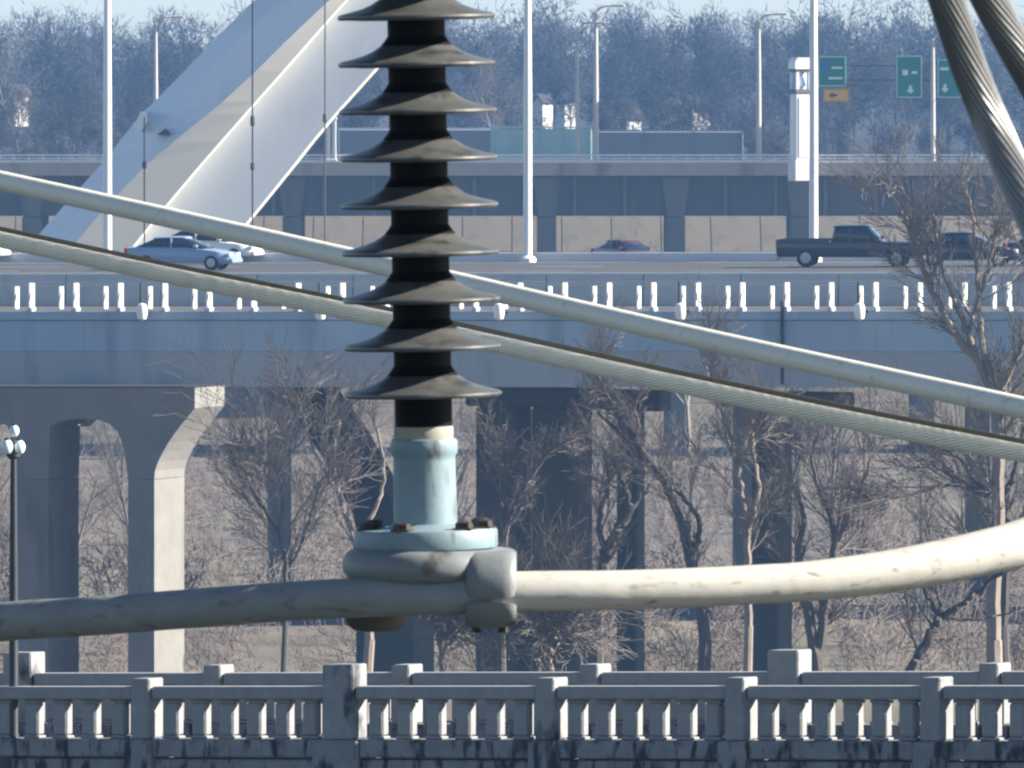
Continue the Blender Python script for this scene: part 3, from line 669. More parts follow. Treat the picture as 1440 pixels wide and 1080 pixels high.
# ------------------------------------------------------------------ vehicles
def vehicle(kind, paint, L, Wd, H, name, label, cat):
    t = tag(empty(name), label, cat)
    hw = Wd / 2; gc = .28
    def loft(name, st, m, parent=t):
        """stations: (x, z0, z1, half width bottom, half width top)"""
        vs = []; fs = []
        for x, z0, z1, wb, wt in st:
            zm = z0 + (z1 - z0) * .45
            vs += [(x, -wb * .92, z0), (x, -wb, zm), (x, -wt, z1 - .05), (x, -wt * .86, z1), (x, wt * .86, z1), (x, wt, z1 - .05), (x, wb, zm), (x, wb * .92, z0)]
        n = 8
        fs = [(i * n + j, i * n + (j + 1) % n, (i + 1) * n + (j + 1) % n, (i + 1) * n + j) for i in range(len(st) - 1) for j in range(n)]
        fs += [tuple(range(n))[::-1], tuple((len(st) - 1) * n + j for j in range(n))]
        return link(name, MB().add(vs, fs).mesh(name, smooth=True), m, parent)
    if kind == 'sedan':
        loft('body', [(-L / 2, .45, .82, hw * .82, hw * .78), (-L / 2 + .12, gc, .98, hw * .95, hw * .88), (-L * .28, gc, 1.0, hw, hw * .92), (L * .12, gc, .97, hw, hw * .92), (L * .34, gc, .86, hw, hw * .9), (L / 2 - .18, gc, .72, hw * .93, hw * .84), (L / 2, .42, .62, hw * .78, hw * .74)], paint)
        gl = loft('windows', [(-L * .40, .93, 1.0, hw * .8, hw * .74), (-L * .22, .93, H - .06, hw * .86, hw * .68), (L * .03, .93, H - .03, hw * .86, hw * .68), (L * .24, .9, .96, hw * .84, hw * .8)], M['glass'])
        loft('roof', [(-L * .25, H - .1, H - .03, hw * .66, hw * .62), (-L * .16, H - .08, H + .0, hw * .68, hw * .64), (L * .0, H - .07, H + .015, hw * .68, hw * .64), (L * .05, H - .08, H - .02, hw * .66, hw * .62)], paint)
        for s in (-1, 1):
            for xa, xb in ((-.07, -.075), ):
                mb = MB(); mb.prism([(L * xa - .04, .95), (L * xa + .04, .95), (L * xb + .03, H - .06), (L * xb - .03, H - .06)], s * hw * .8 - .06, s * hw * .8 + .06); link('door_pillar', mb.mesh('door_pillar'), paint, t)
            mb = MB(); mb.bbox(L * .14, L * .14 + .2, s * hw * .93 - .09 + (s > 0) * .0, s * hw * .93 + .09, .95, 1.09, .03); link('mirror', mb.mesh('mirror'), paint, t)
        wx = (-L * .30, L * .31); wr = .32
    else:
        loft('body', [(-L / 2, .5, 1.0, hw * .93, hw * .92), (-L / 2 + .1, .42, 1.08, hw, hw * .96), (L * .22, .42, 1.1, hw, hw * .96), (L * .40, .42, 1.08, hw, hw * .93), (L / 2 - .1, .45, .98, hw * .96, hw * .9), (L / 2, .5, .9, hw * .88, hw * .84)], paint)
        loft('windows', [(-L * .13, 1.04, 1.1, hw * .9, hw * .85), (-L * .105, 1.04, H - .06, hw * .9, hw * .76), (L * .12, 1.04, H - .04, hw * .9, hw * .76), (L * .215, 1.04, 1.12, hw * .9, hw * .86)], M['glass'])
        loft('roof', [(-L * .115, H - .1, H - .03, hw * .76, hw * .72), (-L * .09, H - .07, H, hw * .78, hw * .74), (L * .11, H - .07, H, hw * .78, hw * .74), (L * .13, H - .1, H - .03, hw * .76, hw * .72)], paint)
        for s in (-1, 1):
            for x in (.0,):
                mb = MB(); mb.prism([(x - .05, 1.06), (x + .05, 1.06), (x + .04, H - .06), (x - .04, H - .06)], s * hw * .86 - .07, s * hw * .86 + .07); link('door_pillar', mb.mesh('door_pillar'), paint, t)
            mb = MB(); mb.bbox(-L / 2 + .1, -L * .14, s * hw * .92 - .06, s * hw * .92 + .06, 1.04, 1.2, .02); link('bed_rail', mb.mesh('bed_rail'), paint, t)
            mb = MB(); mb.bbox(L * .17, L * .17 + .22, s * hw * 1.02 - .1, s * hw * 1.02 + .1, 1.1, 1.32, .03); link('mirror', mb.mesh('mirror'), paint, t)
        mb = MB(); mb.bbox(-L / 2 - .02, -L / 2 + .08, -hw * .9, hw * .9, .62, 1.18, .02); link('tailgate', mb.mesh('tailgate'), paint, t)
        wx = (-L * .30, L * .32); wr = .39
    for x in wx:
        for s in (-1, 1):
            wh = empty('wheel', (x, s * (hw - .11), wr)); wh.parent = t; wh.rotation_euler.x = math.pi / 2
            mb = MB(); mb.lathe([(wr * .6, -.11), (wr * .95, -.11), (wr, -.07), (wr, .07), (wr * .95, .11), (wr * .6, .11)], 20); link('tyre', mb.mesh('tyre', smooth=True), M['tyre'], wh)
            mb = MB(); mb.lathe([(.05, -.125), (wr * .58, -.12), (wr * .6, .12), (.05, .125)], 16); link('rim', mb.mesh('rim', smooth=True), M['rim'], wh)
    zl = .68 if kind == 'sedan' else .85
    for s in (-1, 1):
        mb = MB(); mb.bbox(L / 2 - .24, L / 2 - .02 - .04, s * hw * .7 - .17, s * hw * .7 + .17, zl - .1, zl + .06, .03); link('headlight', mb.mesh('headlight'), M['lamp_clear'], t)
        mb = MB(); mb.bbox(-L / 2 - .03, -L / 2 + .12, s * hw * .82 - .12, s * hw * .82 + .12, zl - .0, zl + .26, .03); link('taillight', mb.mesh('taillight'), M['lamp_red'], t)
    mb = MB(); mb.bbox(L / 2 - .12, L / 2 + .05, -hw * .86, hw * .86, .3, .5, .04); link('bumper', mb.mesh('bumper'), paint if kind == 'sedan' else M['rim'], t)
    mb = MB(); mb.bbox(-L / 2 - .05, -L / 2 + .12, -hw * .86, hw * .86, .32, .52, .04); link('bumper', mb.mesh('bumper'), paint if kind == 'sedan' else M['rim'], t)
    return t
def park(t, pxc, py, rot=-A1 * .0):
    D = -(0) + 1
    # choose the lane distance t whose road surface projects to row py
    lo, hi = 8, 61
    for _ in range(40):
        mid = (lo + hi) / 2; u = NB.u(pxc, mid); p = NB(u, mid, zroad + .01)
        r = HZ - p.z / (K * p.y)
        if r > py: lo = mid
        else: hi = mid
    t.location = p; t.rotation_euler.z = math.radians(rot)
    return p
c = vehicle('sedan', carpaint('paint_pale_blue', (0.24, 0.34, 0.48)), 4.75, 1.82, 1.42, 'sedan_car', 'pale blue sedan with dark windows heading right, between the two slanting conductors', 'car'); park(c, 258, 379, -14)
c = vehicle('sedan', carpaint('paint_white', (0.80, 0.80, 0.78)), 4.7, 1.82, 1.45, 'sedan_car', 'white sedan behind the pale blue one, mostly hidden by the upper slanting conductor', 'car'); park(c, 292, 362, -14)
c = vehicle('sedan', carpaint('paint_silver', (0.6, 0.62, 0.64)), 4.6, 1.82, 1.4, 'sedan_car', 'silver white car cut off at the left edge of the picture', 'car'); park(c, -62, 366, -14)
c = vehicle('pickup', carpaint('paint_navy', (0.012, 0.014, 0.026)), 6.3, 1.95, 1.78, 'pickup_truck', 'dark navy crew cab pickup truck seen side on, near the right end of the bridge', 'pickup truck'); park(c, 1198, 375, -8)
c = vehicle('sedan', carpaint('paint_dark', (0.02, 0.022, 0.035)), 4.6, 1.82, 1.45, 'sedan_car', 'dark car just ahead of the pickup, behind the bare tree', 'car'); park(c, 1360, 374, -8)
c = vehicle('sedan', carpaint('paint_black', (0.012, 0.013, 0.02)), 4.6, 1.82, 1.5, 'sedan_car', 'black car at the right edge of the picture behind bare twigs', 'car'); park(c, 1490, 373, -8)
c = vehicle('sedan', carpaint('paint_maroon', (0.10, 0.02, 0.025)), 4.5, 1.8, 1.42, 'sedan_car', 'dark maroon car roof showing above the kerb on the far lower roadway', 'car')
p = W(882, 337, 505); c.location = (p.x, p.y, p.z - 1.42); c.rotation_euler.z = math.radians(-60)
# lower ramp carrying the maroon car
rp_ = struct(empty('ramp_road', (p.x, 505, p.z - 1.42)))
mb = MB(); mb.box(-60, 60, 497, 512, p.z - 2.2, p.z - 1.425); wpart('road_surface', mb, M['road'], rp_)
for i in range(-4, 5):
    mb = MB(); mb.box(i * 12 - .6, i * 12 + .6, 503, 505, GZ - .5, p.z - 2.21); wpart('column', mb, M['far_column'], rp_)

# ================================================================== OLD BRIDGE PARAPETS (about 98 m away)
A2 = 33.0
OB = Frame(98, A2, 0.0365)
def old_parapet(name, t0, label, pxs, tall, nb_=6, dz=0.0):
    par = tag(empty(name, (0, 98 + t0 * OB.c, -7.2)), label, 'parapet')
    def zo(py): return OB.z(720, py, 0) + dz
    T = .30
    z_base0, z_base1 = zo(1041), zo(1120); z_rail0, z_rail1 = zo(984), zo(965.5)
    us = [OB.u(px, t0) for px in pxs]
    pw_ = .31
    bal = MB(); hb = z_rail0 - z_base0 - .004
    bal.bbox(-.105, .105, .05, .185, 0, hb * .08, .012); bal.bbox(-.088, .088, .055, .18, hb * .08 + .001, hb * .92, .02); bal.bbox(-.105, .105, .05, .185, hb * .92 + .001, hb, .012)
    bme = bal.mesh('baluster'); bme.materials.append(M['old_concrete_clean'])
    for i, u in enumerate(us):
        tl = i in tall; h = zo(934) if tl else zo(953.5)
        ww = pw_ * (1.2 if tl else .72)
        m1 = MB(); m1.bbox(u - ww / 2, u + ww / 2, -.04, .24, z_base0 + .002, h, .015, lambda a, b, c: OB(a, b + t0, c)); wpart('post', m1, M['old_concrete'], par)
        m1 = MB(); m1.bbox(u - ww * .75, u + ww * .75, -.10, .36, z_base1, z_base0, .02, lambda a, b, c: OB(a, b + t0, c)); wpart('pedestal', m1, M['old_concrete_base'], par)
        if i + 1 < len(us):
            a, b = u + ww / 2 + .003, us[i + 1] - pw_ * (1.2 if i + 1 in tall else .72) / 2 - .003
            a2, b2 = u + ww * .75 + .003, us[i + 1] - pw_ * (1.2 if i + 1 in tall else .72) * .75 - .003
            G = lambda s, t, z: OB(s, t + t0, z)
            m1 = MB(); m1.bbox(a, b, .0, .23, z_rail0, z_rail1, .02, G); wpart('rail', m1, M['old_concrete_clean'], par)
            m1 = MB(); m1.bbox(a2, b2, -.06, .30, zo(1066), z_base0, .015, G); wpart('base_course', m1, M['old_concrete_base'], par)
            m1 = MB(); m1.bbox(a2, b2, -.02, .26, z_base1, zo(1069), .015, G); wpart('lower_course', m1, M['old_concrete_base'], par)
            for k in range(nb_):
                uu = a + (b - a) * (k + .62) / (nb_ + .25); p = OB(uu, t0, z_base0 + .002)
                q = link('baluster', bme, None, par, p - par.location)
                q.rotation_euler.z = -OB.a + random.uniform(-.05, .05); q.scale = (1, 1, random.uniform(.985, 1.0))
    return par
old_parapet('stone_parapet', 0, 'nearer stained concrete balustrade along the bottom of the picture', [-650, -365, -78, 199, 477, 768, 1035, 1310, 1590, 1870, 2150], {0, 4, 8})
old_parapet('stone_parapet', 2.6, 'farther concrete balustrade whose rail shows just behind the nearer one', [-765, -500, -230, 26, 300, 565, 830, 1103, 1392, 1662, 1930, 2200], {3, 7, 11})
ow = struct(empty('old_bridge_walkway', (0, 99, -8)))
mb = MB(); mb.box(-14, 14, .4, 2.5, OB.z(720, 1120, 0) - .3, OB.z(720, 1120, 0) + .12, OB); wpart('walkway_slab', mb, M['walk'], ow)

# lantern on the old bridge
D = 101.5; b = W(19, 955, D)
lt = tag(empty('lamp_post', (b.x, b.y, b.z - 1)), 'dark iron lamp post with a cluster of pale globes at the left edge', 'lamp post')
hz_ = W(0, 645, D).z - (b.z - 1)
mb = MB(); mb.lathe([(.09, 0), (.09, .3), (.05, .45), (.045, hz_ * .6), (.032, hz_), (.07, hz_ + .02), (.07, hz_ + .05)], 14); link('pole', mb.mesh('pole', smooth=True), M['iron'], lt)
mb = MB(); mb.lathe([(.16, 0), (.16, .2), (.11, .3)], 12); link('base', mb.mesh('base', smooth=True), M['iron'], lt)
for px, py, r in ((20, 606, 7), (10, 628, 8.5), (27, 629, 8.5), (18, 634, 7)):
    p = W(px, py, D) - lt.location; p.y = {20: 0, 10: -.04, 27: .03, 18: .09}[px]; r = r * K * D
    mb = MB(); mb.lathe([(r * math.sin(a * math.pi / 10) * (1 if a < 7 else 1), -r * 1.25 * math.cos(a * math.pi / 10)) for a in range(1, 10)], 14, tuple(p)); gq = link('globe', mb.mesh('globe', smooth=True), M['globe'], lt)
    mb = MB(); mb.lathe([(r * .5, r * 1.15), (r * .5, r * 1.3), (r * .15, r * 1.55)], 10, tuple(p)); link('finial', mb.mesh('finial', smooth=True), M['iron'], lt)
    mb = MB(); mb.sweep(spline([(0, 0, hz_), (p.x * .6, p.y * .6, hz_ + .01), (p.x, p.y, p.z - r * 1.2)], 6), .012, 6); link('arm', mb.mesh('arm', smooth=True), M['iron'], lt)

# ================================================================== INSULATOR, BUS AND CONDUCTORS (about 17 m away)
DI = 17.0; k1 = K * DI
ins = tag(empty('insulator', W(598.5, 745, DI)), 'large brown black post insulator with stacked grey porcelain sheds on a pale blue flange', 'insulator')
tilt = math.atan2(10.5, 560); ins.rotation_euler.y = -tilt
def zi(py): return (745 - py) * k1
mb = MB(); R = 40.5 * k1
mb.lathe([(R * 1.0, zi(600)), (R, zi(-330))], 48); link('core', mb.mesh('core', smooth=True), M['core'], ins)
prof = [(.99, -.004), (1.35, -.004), (1.9, -.0055), (2.45, -.0035), (2.68, -.004), (2.74, .0), (2.73, .0035), (2.6, .0065), (2.25, .0105), (1.9, .0155), (1.6, .0215), (1.36, .0290), (1.24, .0335)]
neck = [(1.24, .0333), (1.14, .0395), (1.04, .0465), (.99, .051)]
nm = MB(); nm.lathe([(R * a, z) for a, z in neck], 72); nme = nm.mesh('shaded_neck', smooth=True); nme.materials.append(M['core'])  # neck in near-black core colour, painting in the shade beneath the shed above
sm = MB(); sm.lathe([(R * a, z) for a, z in prof], 72); sme = sm.mesh('shed', smooth=True); sme.materials.append(M['porcelain'])
for k in range(13):
    q = link('shed', sme, None, ins, (0, 0, zi(554.5 - k * 66.3))); q.rotation_euler.z = k * 1.7
    link('shaded_neck', nme, None, ins, (0, 0, zi(554.5 - k * 66.3)))
mb = MB(); mb.lathe([(R * 1.0, zi(619)), (R * 1.02, zi(616)), (R * 1.03, zi(603)), (R * .99, zi(598))], 40); link('cement_joint', mb.mesh('cement_joint', smooth=True), M['cement'], ins)
mb = MB(); r2 = 46 * k1
mb.lathe([(r2 * .98, zi(742)), (r2 * .97, zi(735)), (r2 * .95, zi(648)), (r2 * .955, zi(641)), (r2 * 1.02, zi(637)), (r2 * 1.03, zi(624)), (r2 * .99, zi(617.5)), (r2 * .9, zi(616.5))], 48); link('collar', mb.mesh('collar', smooth=True), M['cap_paint'], ins)
mb = MB(); rf = 101 * k1
mb.lathe([(rf * .985, zi(770)), (rf, zi(767)), (rf, zi(747)), (rf * .975, zi(743)), (r2 * 1.15, zi(741.5)), (r2 * 1.0, zi(736))], 64); link('flange', mb.mesh('flange', smooth=True), M['cap_paint'], ins)
for a in (-160, -112, -50, -15, 25, 75, 110, 150):
    x, y = .84 * rf * math.cos(math.radians(a)), .84 * rf * math.sin(math.radians(a))
    mb = MB(); mb.lathe([(17 * k1, zi(743)), (17 * k1, zi(740.5)), (12.5 * k1, zi(740)), (12 * k1, zi(733)), (9 * k1, zi(731.5))], 6, (x, y, 0)); link('bolt', mb.mesh('bolt'), M['bolt'], ins)

# clamp carrying the bus
cl = tag(empty('bus_clamp', W(602, 815, DI)), 'rounded pale grey cast clamp under the insulator gripping the thick bus', 'clamp')
def ic(px, py, dy=0.0): p = W(px, py, DI); return Vector((p.x, DI + dy, p.z)) - cl.location
def zc(py): return -(py - 815) * k1
rc = 121 * k1
mb = MB(); mb.lathe([(rc * .80, zc(814)), (rc * .93, zc(812)), (rc * .99, zc(804)), (rc, zc(796)), (rc * .985, zc(784)), (rc * .93, zc(775)), (rc * .86, zc(770.6))], 64); link('saddle_plate', mb.mesh('saddle_plate', smooth=True), M['clamp_metal'], cl)
TY = -0.095                                                    # the bus runs in front of the insulator axis
ks = K * (DI + TY)
def lobe(name, x0, x1, prof_yz, m, bev=.006):
    """casting section swept along the bus; prof in (y, z)"""
    n = len(prof_yz); xs = [(x0, .80), (x0 + bev * .3, .90), (x0 + bev * .9, .97), (x0 + bev * 1.8, 1.0), (x1 - bev * 1.8, 1.0), (x1 - bev * .9, .97), (x1 - bev * .3, .90), (x1, .80)]
    cy = sum(p[0] for p in prof_yz) / n; cz = sum(p[1] for p in prof_yz) / n
    vs = [(x, cy + (y - cy) * s, cz + (z - cz) * s) for x, s in xs for y, z in prof_yz]
    fs = [(i * n + j, i * n + (j + 1) % n, (i + 1) * n + (j + 1) % n, (i + 1) * n + j) for i in range(len(xs) - 1) for j in range(n)]
    fs += [tuple(range(n))[::-1], tuple((len(xs) - 1) * n + j for j in range(n))]
    return link(name, MB().add(vs, fs).mesh(name, smooth=True), m, cl)
def arc(cy, cz, r, a0, a1, n, rz=None): return [(cy + r * math.cos(math.radians(a0 + (a1 - a0) * i / n)), cz + (rz or r) * math.sin(math.radians(a0 + (a1 - a0) * i / n))) for i in range(n + 1)]
xb0, xb1 = (655 - 602) * ks, (727 - 602) * ks
zb = zc(838)
up = [(TY - .050, zb + .003), (TY - .056, zb + .02)] + [(TY - .052, zb + .045), (TY - .035, zc(780)), (TY - .012, zc(771.5)), (.07, zc(772)), (.075, zb + .003)]
lobe('upper_jaw', xb0, xb1, up, M['clamp_metal'], .014)
lo = arc(TY + .01, zb - .003, .062, 180, 360, 14, .047)
lobe('lower_jaw', xb0, xb1, lo, M['clamp_metal'], .014)
lobe('upper_jaw', (488 - 602) * ks, (560 - 602) * ks, [(-.02, zb + .003), (-.02, zc(806)), (.09, zc(806)), (.09, zb + .003)], M['clamp_metal'])
mb = MB(); rj = 45 * ks; mb.lathe([(rj * .35, zc(888)), (rj * .7, zc(885.5)), (rj * .9, zc(879)), (rj, zc(869)), (rj, zc(840))], 40, ((528 - 602) * ks, .0, 0)); link('lower_jaw', mb.mesh('lower_jaw', smooth=True), M['clamp_dark'], cl)
for x in (672, 708):
    mb = MB(); mb.lathe([(.009, zc(868)), (.009, zc(888))], 6, ((x - 602) * ks, TY + .07, 0)); link('bolt', mb.mesh('bolt'), M['bolt'], cl)
# bus bar
def busp(px, py, D): return W(px, py, D)
bl = [(-420, 930, 17.6), (-200, 903, 17.4), (0, 875, 17.2), (120, 867, 17.1), (240, 858, 17.02), (360, 849, 16.96), (450, 843, 16.92), (560, 839, 16.9), (640, 837, 16.895), (692, 834, 16.895), (740, 831, 16.90), (850, 830, 16.925), (960, 827, 16.96), (1060, 822, 17.0), (1130, 818, 17.03), (1220, 808, 17.075), (1300, 795, 17.12), (1370, 780, 17.17), (1440, 762, 17.23), (1560, 715, 17.35), (1680, 640, 17.45), (1760, 540, 17.5)]
pts = spline([busp(*q) for q in bl], 260)
rad = [27.8 * K * 16.9 * (1 + .004 * math.sin(i * .35) + .002 * math.sin(i * 1.3)) for i in range(261)]
for i, p in enumerate(pts):
    px = 720 + p.x / (K * p.y)
    if px > 1100: rad[i] *= 1 + min(.20, (px - 1100) / 1700)
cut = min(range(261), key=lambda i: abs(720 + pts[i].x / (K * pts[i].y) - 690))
for sl_, m_, org, lb in ((slice(0, cut + 1), M['bus_grey'], W(300, 855, 17), 'thick dark grey bus bar entering the clamp from the left'), (slice(cut, 261), M['bus_tube'], W(900, 828, 16.95), 'thick cream bus bar leaving the clamp to the right and curving up')):  # left length given a darker, rougher grey than the right
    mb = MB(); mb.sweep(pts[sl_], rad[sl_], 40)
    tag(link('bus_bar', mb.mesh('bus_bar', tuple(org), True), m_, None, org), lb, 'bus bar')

# slanting conductors behind the insulator
def cable(name, pts, rpx, m, label, cat, n=24, lobes=0, depth=0, twist=0, segs=220):
    P = spline([W(*q) for q in pts], segs); c = P[len(P) // 2]
    mb = MB(); mb.sweep(P, rpx, n, lobes, depth, twist)
    return tag(link(name, mb.mesh(name, tuple(c), not lobes or n > 40), m, None, c), label, cat)
cable('conductor_tube', [(-300, 190, 22.3), (0, 254, 21.8), (480, 360, 20.9), (960, 470, 20.0), (1440, 574, 19.2), (1750, 643, 18.7)], .0222, M['tube'], 'upper of the two pale tubes slanting down behind the insulator', 'conductor', 28, segs=120)
lowp = [(-300, 275, 22.6), (0, 337, 22.1), (240, 388, 21.6), (480, 436, 21.2), (720, 489, 20.7), (960, 542, 20.2), (1200, 592, 19.8), (1440, 638, 19.4), (1750, 698, 18.9)]
cable('stranded_conductor', lowp, .0186, M['strand'], 'lower slanting conductor with twisted strands behind the insulator', 'conductor', 72, 18, .22, 260, 800)
cable('dark_line', [(a, b - (15.5 if a < 600 else 17), c + .15) for a, b, c in lowp], .0055, M['dark_line_tone'], 'thin dark line running along the top of the lower slanting conductor', 'cable', 12, segs=120)  # thin dark swept line just above the lower conductor
# big stranded cables at the top right
M['steel_strand'].node_tree.nodes['Principled BSDF'].inputs['Roughness'].default_value = .33
cable('stranded_cable', [(1262, -190, 11.9), (1298, -95, 11.94), (1331, 0, 11.98), (1363, 95, 12.01), (1393, 170, 12.02), (1428, 250, 12.0), (1466, 335, 11.95), (1530, 470, 11.8), (1600, 600, 11.7), (1680, 720, 11.6)], .0225, M['steel_strand'], 'left and longer of two thick twisted cables descending at the upper right', 'cable', 132, 22, .11, 200, 520)
cable('stranded_cable', [(1300, -190, 12.2), (1345, -95, 12.25), (1391, 0, 12.3), (1428, 68, 12.33), (1468, 140, 12.35), (1530, 260, 12.3), (1600, 400, 12.2), (1680, 560, 12.1)], .0225, M['steel_strand'], 'right hand thick twisted cable cutting the upper right corner', 'cable', 132, 22, .11, 200, 520)

# ================================================================== VEGETATION
rnd = random.Random(11)
# --- far wooded hill: one mass
temps = []
for k in range(5):
    segs = []
    r_ = random.Random(40 + k)
    H = 1.0
    grow(Vector((0, 0, 0)), Vector((r_.gauss(0, .04), 0, 1)), .92, .016, 0, segs, r_, 4, .08, 4, .10, .0026)
    V, T = plant_template(segs, 3, 170, 1800, 2.6, 2.7, k); temps.append((V / np.percentile(V[:, 2], 99.3), T))
Vs = []; Ts = []; off = 0
def add_far(x, y, z, h, k, yaw):
    global off
    V, T = temps[k]
    c, s = math.cos(yaw), math.sin(yaw); Rm = np.array([[c, s, 0], [-s, c, 0], [0, 0, 1]])
    V = V @ Rm * h + (x, y, z)
    Vs.append(V); Ts.append(T + off); off += len(V)
rows = [(850, 4.5, 4.5), (900, 4.5, 6.5), (955, 5, 8), (1040, 5.5, 11), (1120, 6, 13.5), (1210, 6, 15), (1320, 6.5, 15.8), (1440, 7, 13.2), (1560, 6.5, 11.5)]
for D, sp_, hh in rows:
    wdt = 1440 * 1.6 * K * D; n = int(wdt / sp_)
    for i in range(n):
        x = -wdt / 2 + (i + rnd.random()) * sp_; y = D + rnd.uniform(-30, 30)
        if abs(x) > wdt * .34 and rnd.random() < .4: continue
        px = 720 + x / (K * y)
        h = hh * rnd.uniform(.88, 1.14) * (0.93 if 200 < px < 340 else 1)
        add_far(x, y, hillz(x, y) - .4, h, rnd.randrange(5), rnd.uniform(0, 6.28))
V = np.concatenate(Vs); T = np.concatenate(Ts); 
wood = link('bare_woodland', npmesh('bare_woodland', V, T), M['wood_far']); wood['kind'] = 'stuff'; wood['label'] = 'far wood of bare grey blue trees on the hill'; 

# --- scrub under the bridges
Vs = []; Ts = []; off = 0
st_ = []
for k in range(6):
    segs = []; r_ = random.Random(70 + k)
    for _ in range(4):
        grow(Vector((r_.gauss(0, .1), r_.gauss(0, .1), 0)), Vector((r_.gauss(0, .4), r_.gauss(0, .4), 1)), .9, .012, 2, segs, r_, 4, .16, 3, .05, .006)
    st_.append(plant_template(segs, 3, 18, 110, 1.8, 2.2, k))
def add_scrub(x, y, z, h, k, yaw):
    global off
    V, T = st_[k]; c, s = math.cos(yaw), math.sin(yaw); Rm = np.array([[c, s, 0], [-s, c, 0], [0, 0, 1]])
    V = V @ Rm * h + (x, y, z); Vs.append(V); Ts.append(T + off); off += len(V)
for _ in range(1300):
    y = rnd.uniform(440, 725); x = rnd.uniform(-.5, .5) * 1440 * 1.8 * K * y
    add_scrub(x, y, GZ - .2, rnd.uniform(.8, 2.6) * (1.3 if y < 560 else 1), rnd.randrange(6), rnd.uniform(0, 6.28))
V = np.concatenate(Vs); T = np.concatenate(Ts); 
q = link('scrub', npmesh('scrub', V, T), M['scrub']); q['kind'] = 'stuff'; q['label'] = 'brown leafless scrub covering the ground under the bridges'

# --- trees drawn limb by limb (metres at distance D from photo positions)
def limb_tree(D, limbs, label, mt, twm, seed, dens=1.0, tl=1.0, maxl=3, cat='tree', group='bare trees below the bridges', foot=None):
    r_ = random.Random(seed)
    x0, y0 = limbs[0][0][0], limbs[0][0][1]
    b = W(x0, y0, D); base = Vector((b.x, D, GZ - .3))
    t = tag(empty('bare_tree', base), label, cat, group)
    kp = K * D; tr = MB(); segs = []
    prof = [base, Vector((b.x, D, (GZ + b.z) / 2)) + Vector((r_.uniform(-.3, .3), 0, 0)), b]
    if b.z > GZ + 1: tr.sweep([p - base for p in spline(prof, 8)], [limbs[0][0][2] * kp * (1.35 - .04 * i) for i in range(9)], 8)
    for L in limbs:
        P = [W(p[0], p[1], D + (p[3] if len(p) > 3 else 0)) for p in L]; rs = [p[2] * kp for p in L]
        n = max(6, len(P) * 4); S = spline(P, n); rr = [max(.02, np.interp(i / n * (len(P) - 1), range(len(P)), rs)) for i in range(n + 1)]
        wob = [Vector((r_.gauss(0, .025), r_.gauss(0, .04), r_.gauss(0, .025))) * (1 if 0 < i < n else 0) for i in range(n + 1)]
        S = [a + q for a, q in zip(S, wob)]
        tr.sweep([a - base for a in S], rr, 7)
        for i in range(2, n + 1):
            for _ in range(3):
                if r_.random() < .30 * dens * (0.4 + i / n):
                    d = (S[i] - S[i - 1]).normalized(); d = (d + Vector((0, 0, .25))).normalized(); ax = Vector((r_.gauss(0, 1), r_.gauss(0, 1), r_.gauss(0, 1))).cross(d)
                    nd = Matrix.Rotation(math.radians(r_.uniform(14, 46)), 3, ax.normalized()) @ d
                    grow(S[i] - base, nd, r_.uniform(2.2, 5.4) * tl, max(.02, rr[i] * .42), 1, segs, r_, maxl, .075, 3, .05, .010, (16, 44))
    link('trunk', tr.mesh('trunk', smooth=True), mt, t)
    V, T = prisms(*seg_arrays(segs)); link('crown', npmesh('crown', V, T), twm, t)
    return len(T)
tot = 0
TW = M['twig']
tot += limb_tree(300, [[(1398, 900, 11), (1402, 760, 10), (1404, 640, 9), (1400, 560, 8)],
                [(1400, 560, 6), (1372, 505, 5.5), (1345, 470, 5), (1318, 425, 4.5), (1300, 385, 3.5), (1280, 330, 2.5), (1262, 285, 1.6)],
                [(1400, 562, 6), (1378, 510, 5), (1362, 468, 4.4), (1345, 430, 4), (1330, 390, 3), (1318, 340, 2.4), (1312, 290, 1.5)],
                [(1402, 560, 6), (1385, 500, 5), (1377, 440, 4), (1374, 380, 3), (1368, 310, 2), (1358, 262, 1.4)],
                [(1403, 565, 6), (1418, 525, 4.5), (1436, 490, 4), (1452, 440, 3.4), (1460, 380, 2.6), (1455, 320, 1.5)],
                [(1362, 468, 3), (1375, 420, 2.6), (1392, 370, 2.2), (1400, 320, 1.5)]],
                'big bare tree at the right whose branches fan up in front of the traffic', M['bark_pale'], M['twig_pale'], 5, .40, .50)
tot += limb_tree(318, [[(1410, 880, 8), (1416, 780, 7), (1412, 700, 7)], [(1412, 700, 6), (1385, 694, 5), (1352, 683, 4), (1325, 682, 3), (1290, 692, 2)], [(1412, 702, 5), (1428, 660, 4), (1440, 600, 3)], [(1385, 694, 3.5), (1365, 668, 3), (1350, 645, 2.4), (1320, 630, 1.5)]],
                'dark limbed tree with a level bough near the right edge', M['bark_dark'], TW, 6, .5, .55)
tot += limb_tree(322, [[(1053, 880, 6), (1052, 800, 5.5), (1051, 756, 5)], [(1051, 756, 4), (1047, 715, 4), (1038, 668, 4), (1030, 625, 3.2), (1012, 575, 2.5), (985, 500, 1.6)], [(1038, 668, 3.5), (1046, 632, 3.5), (1058, 590, 3.5), (1064, 560, 2.2)], [(1052, 750, 4), (1064, 706, 3.6), (1067, 680, 3.4), (1060, 640, 3), (1056, 600, 2.2)]],
                'pale slender tree forking in front of the single shaded column', M['bark_pale'], TW, 7, .4, .4)
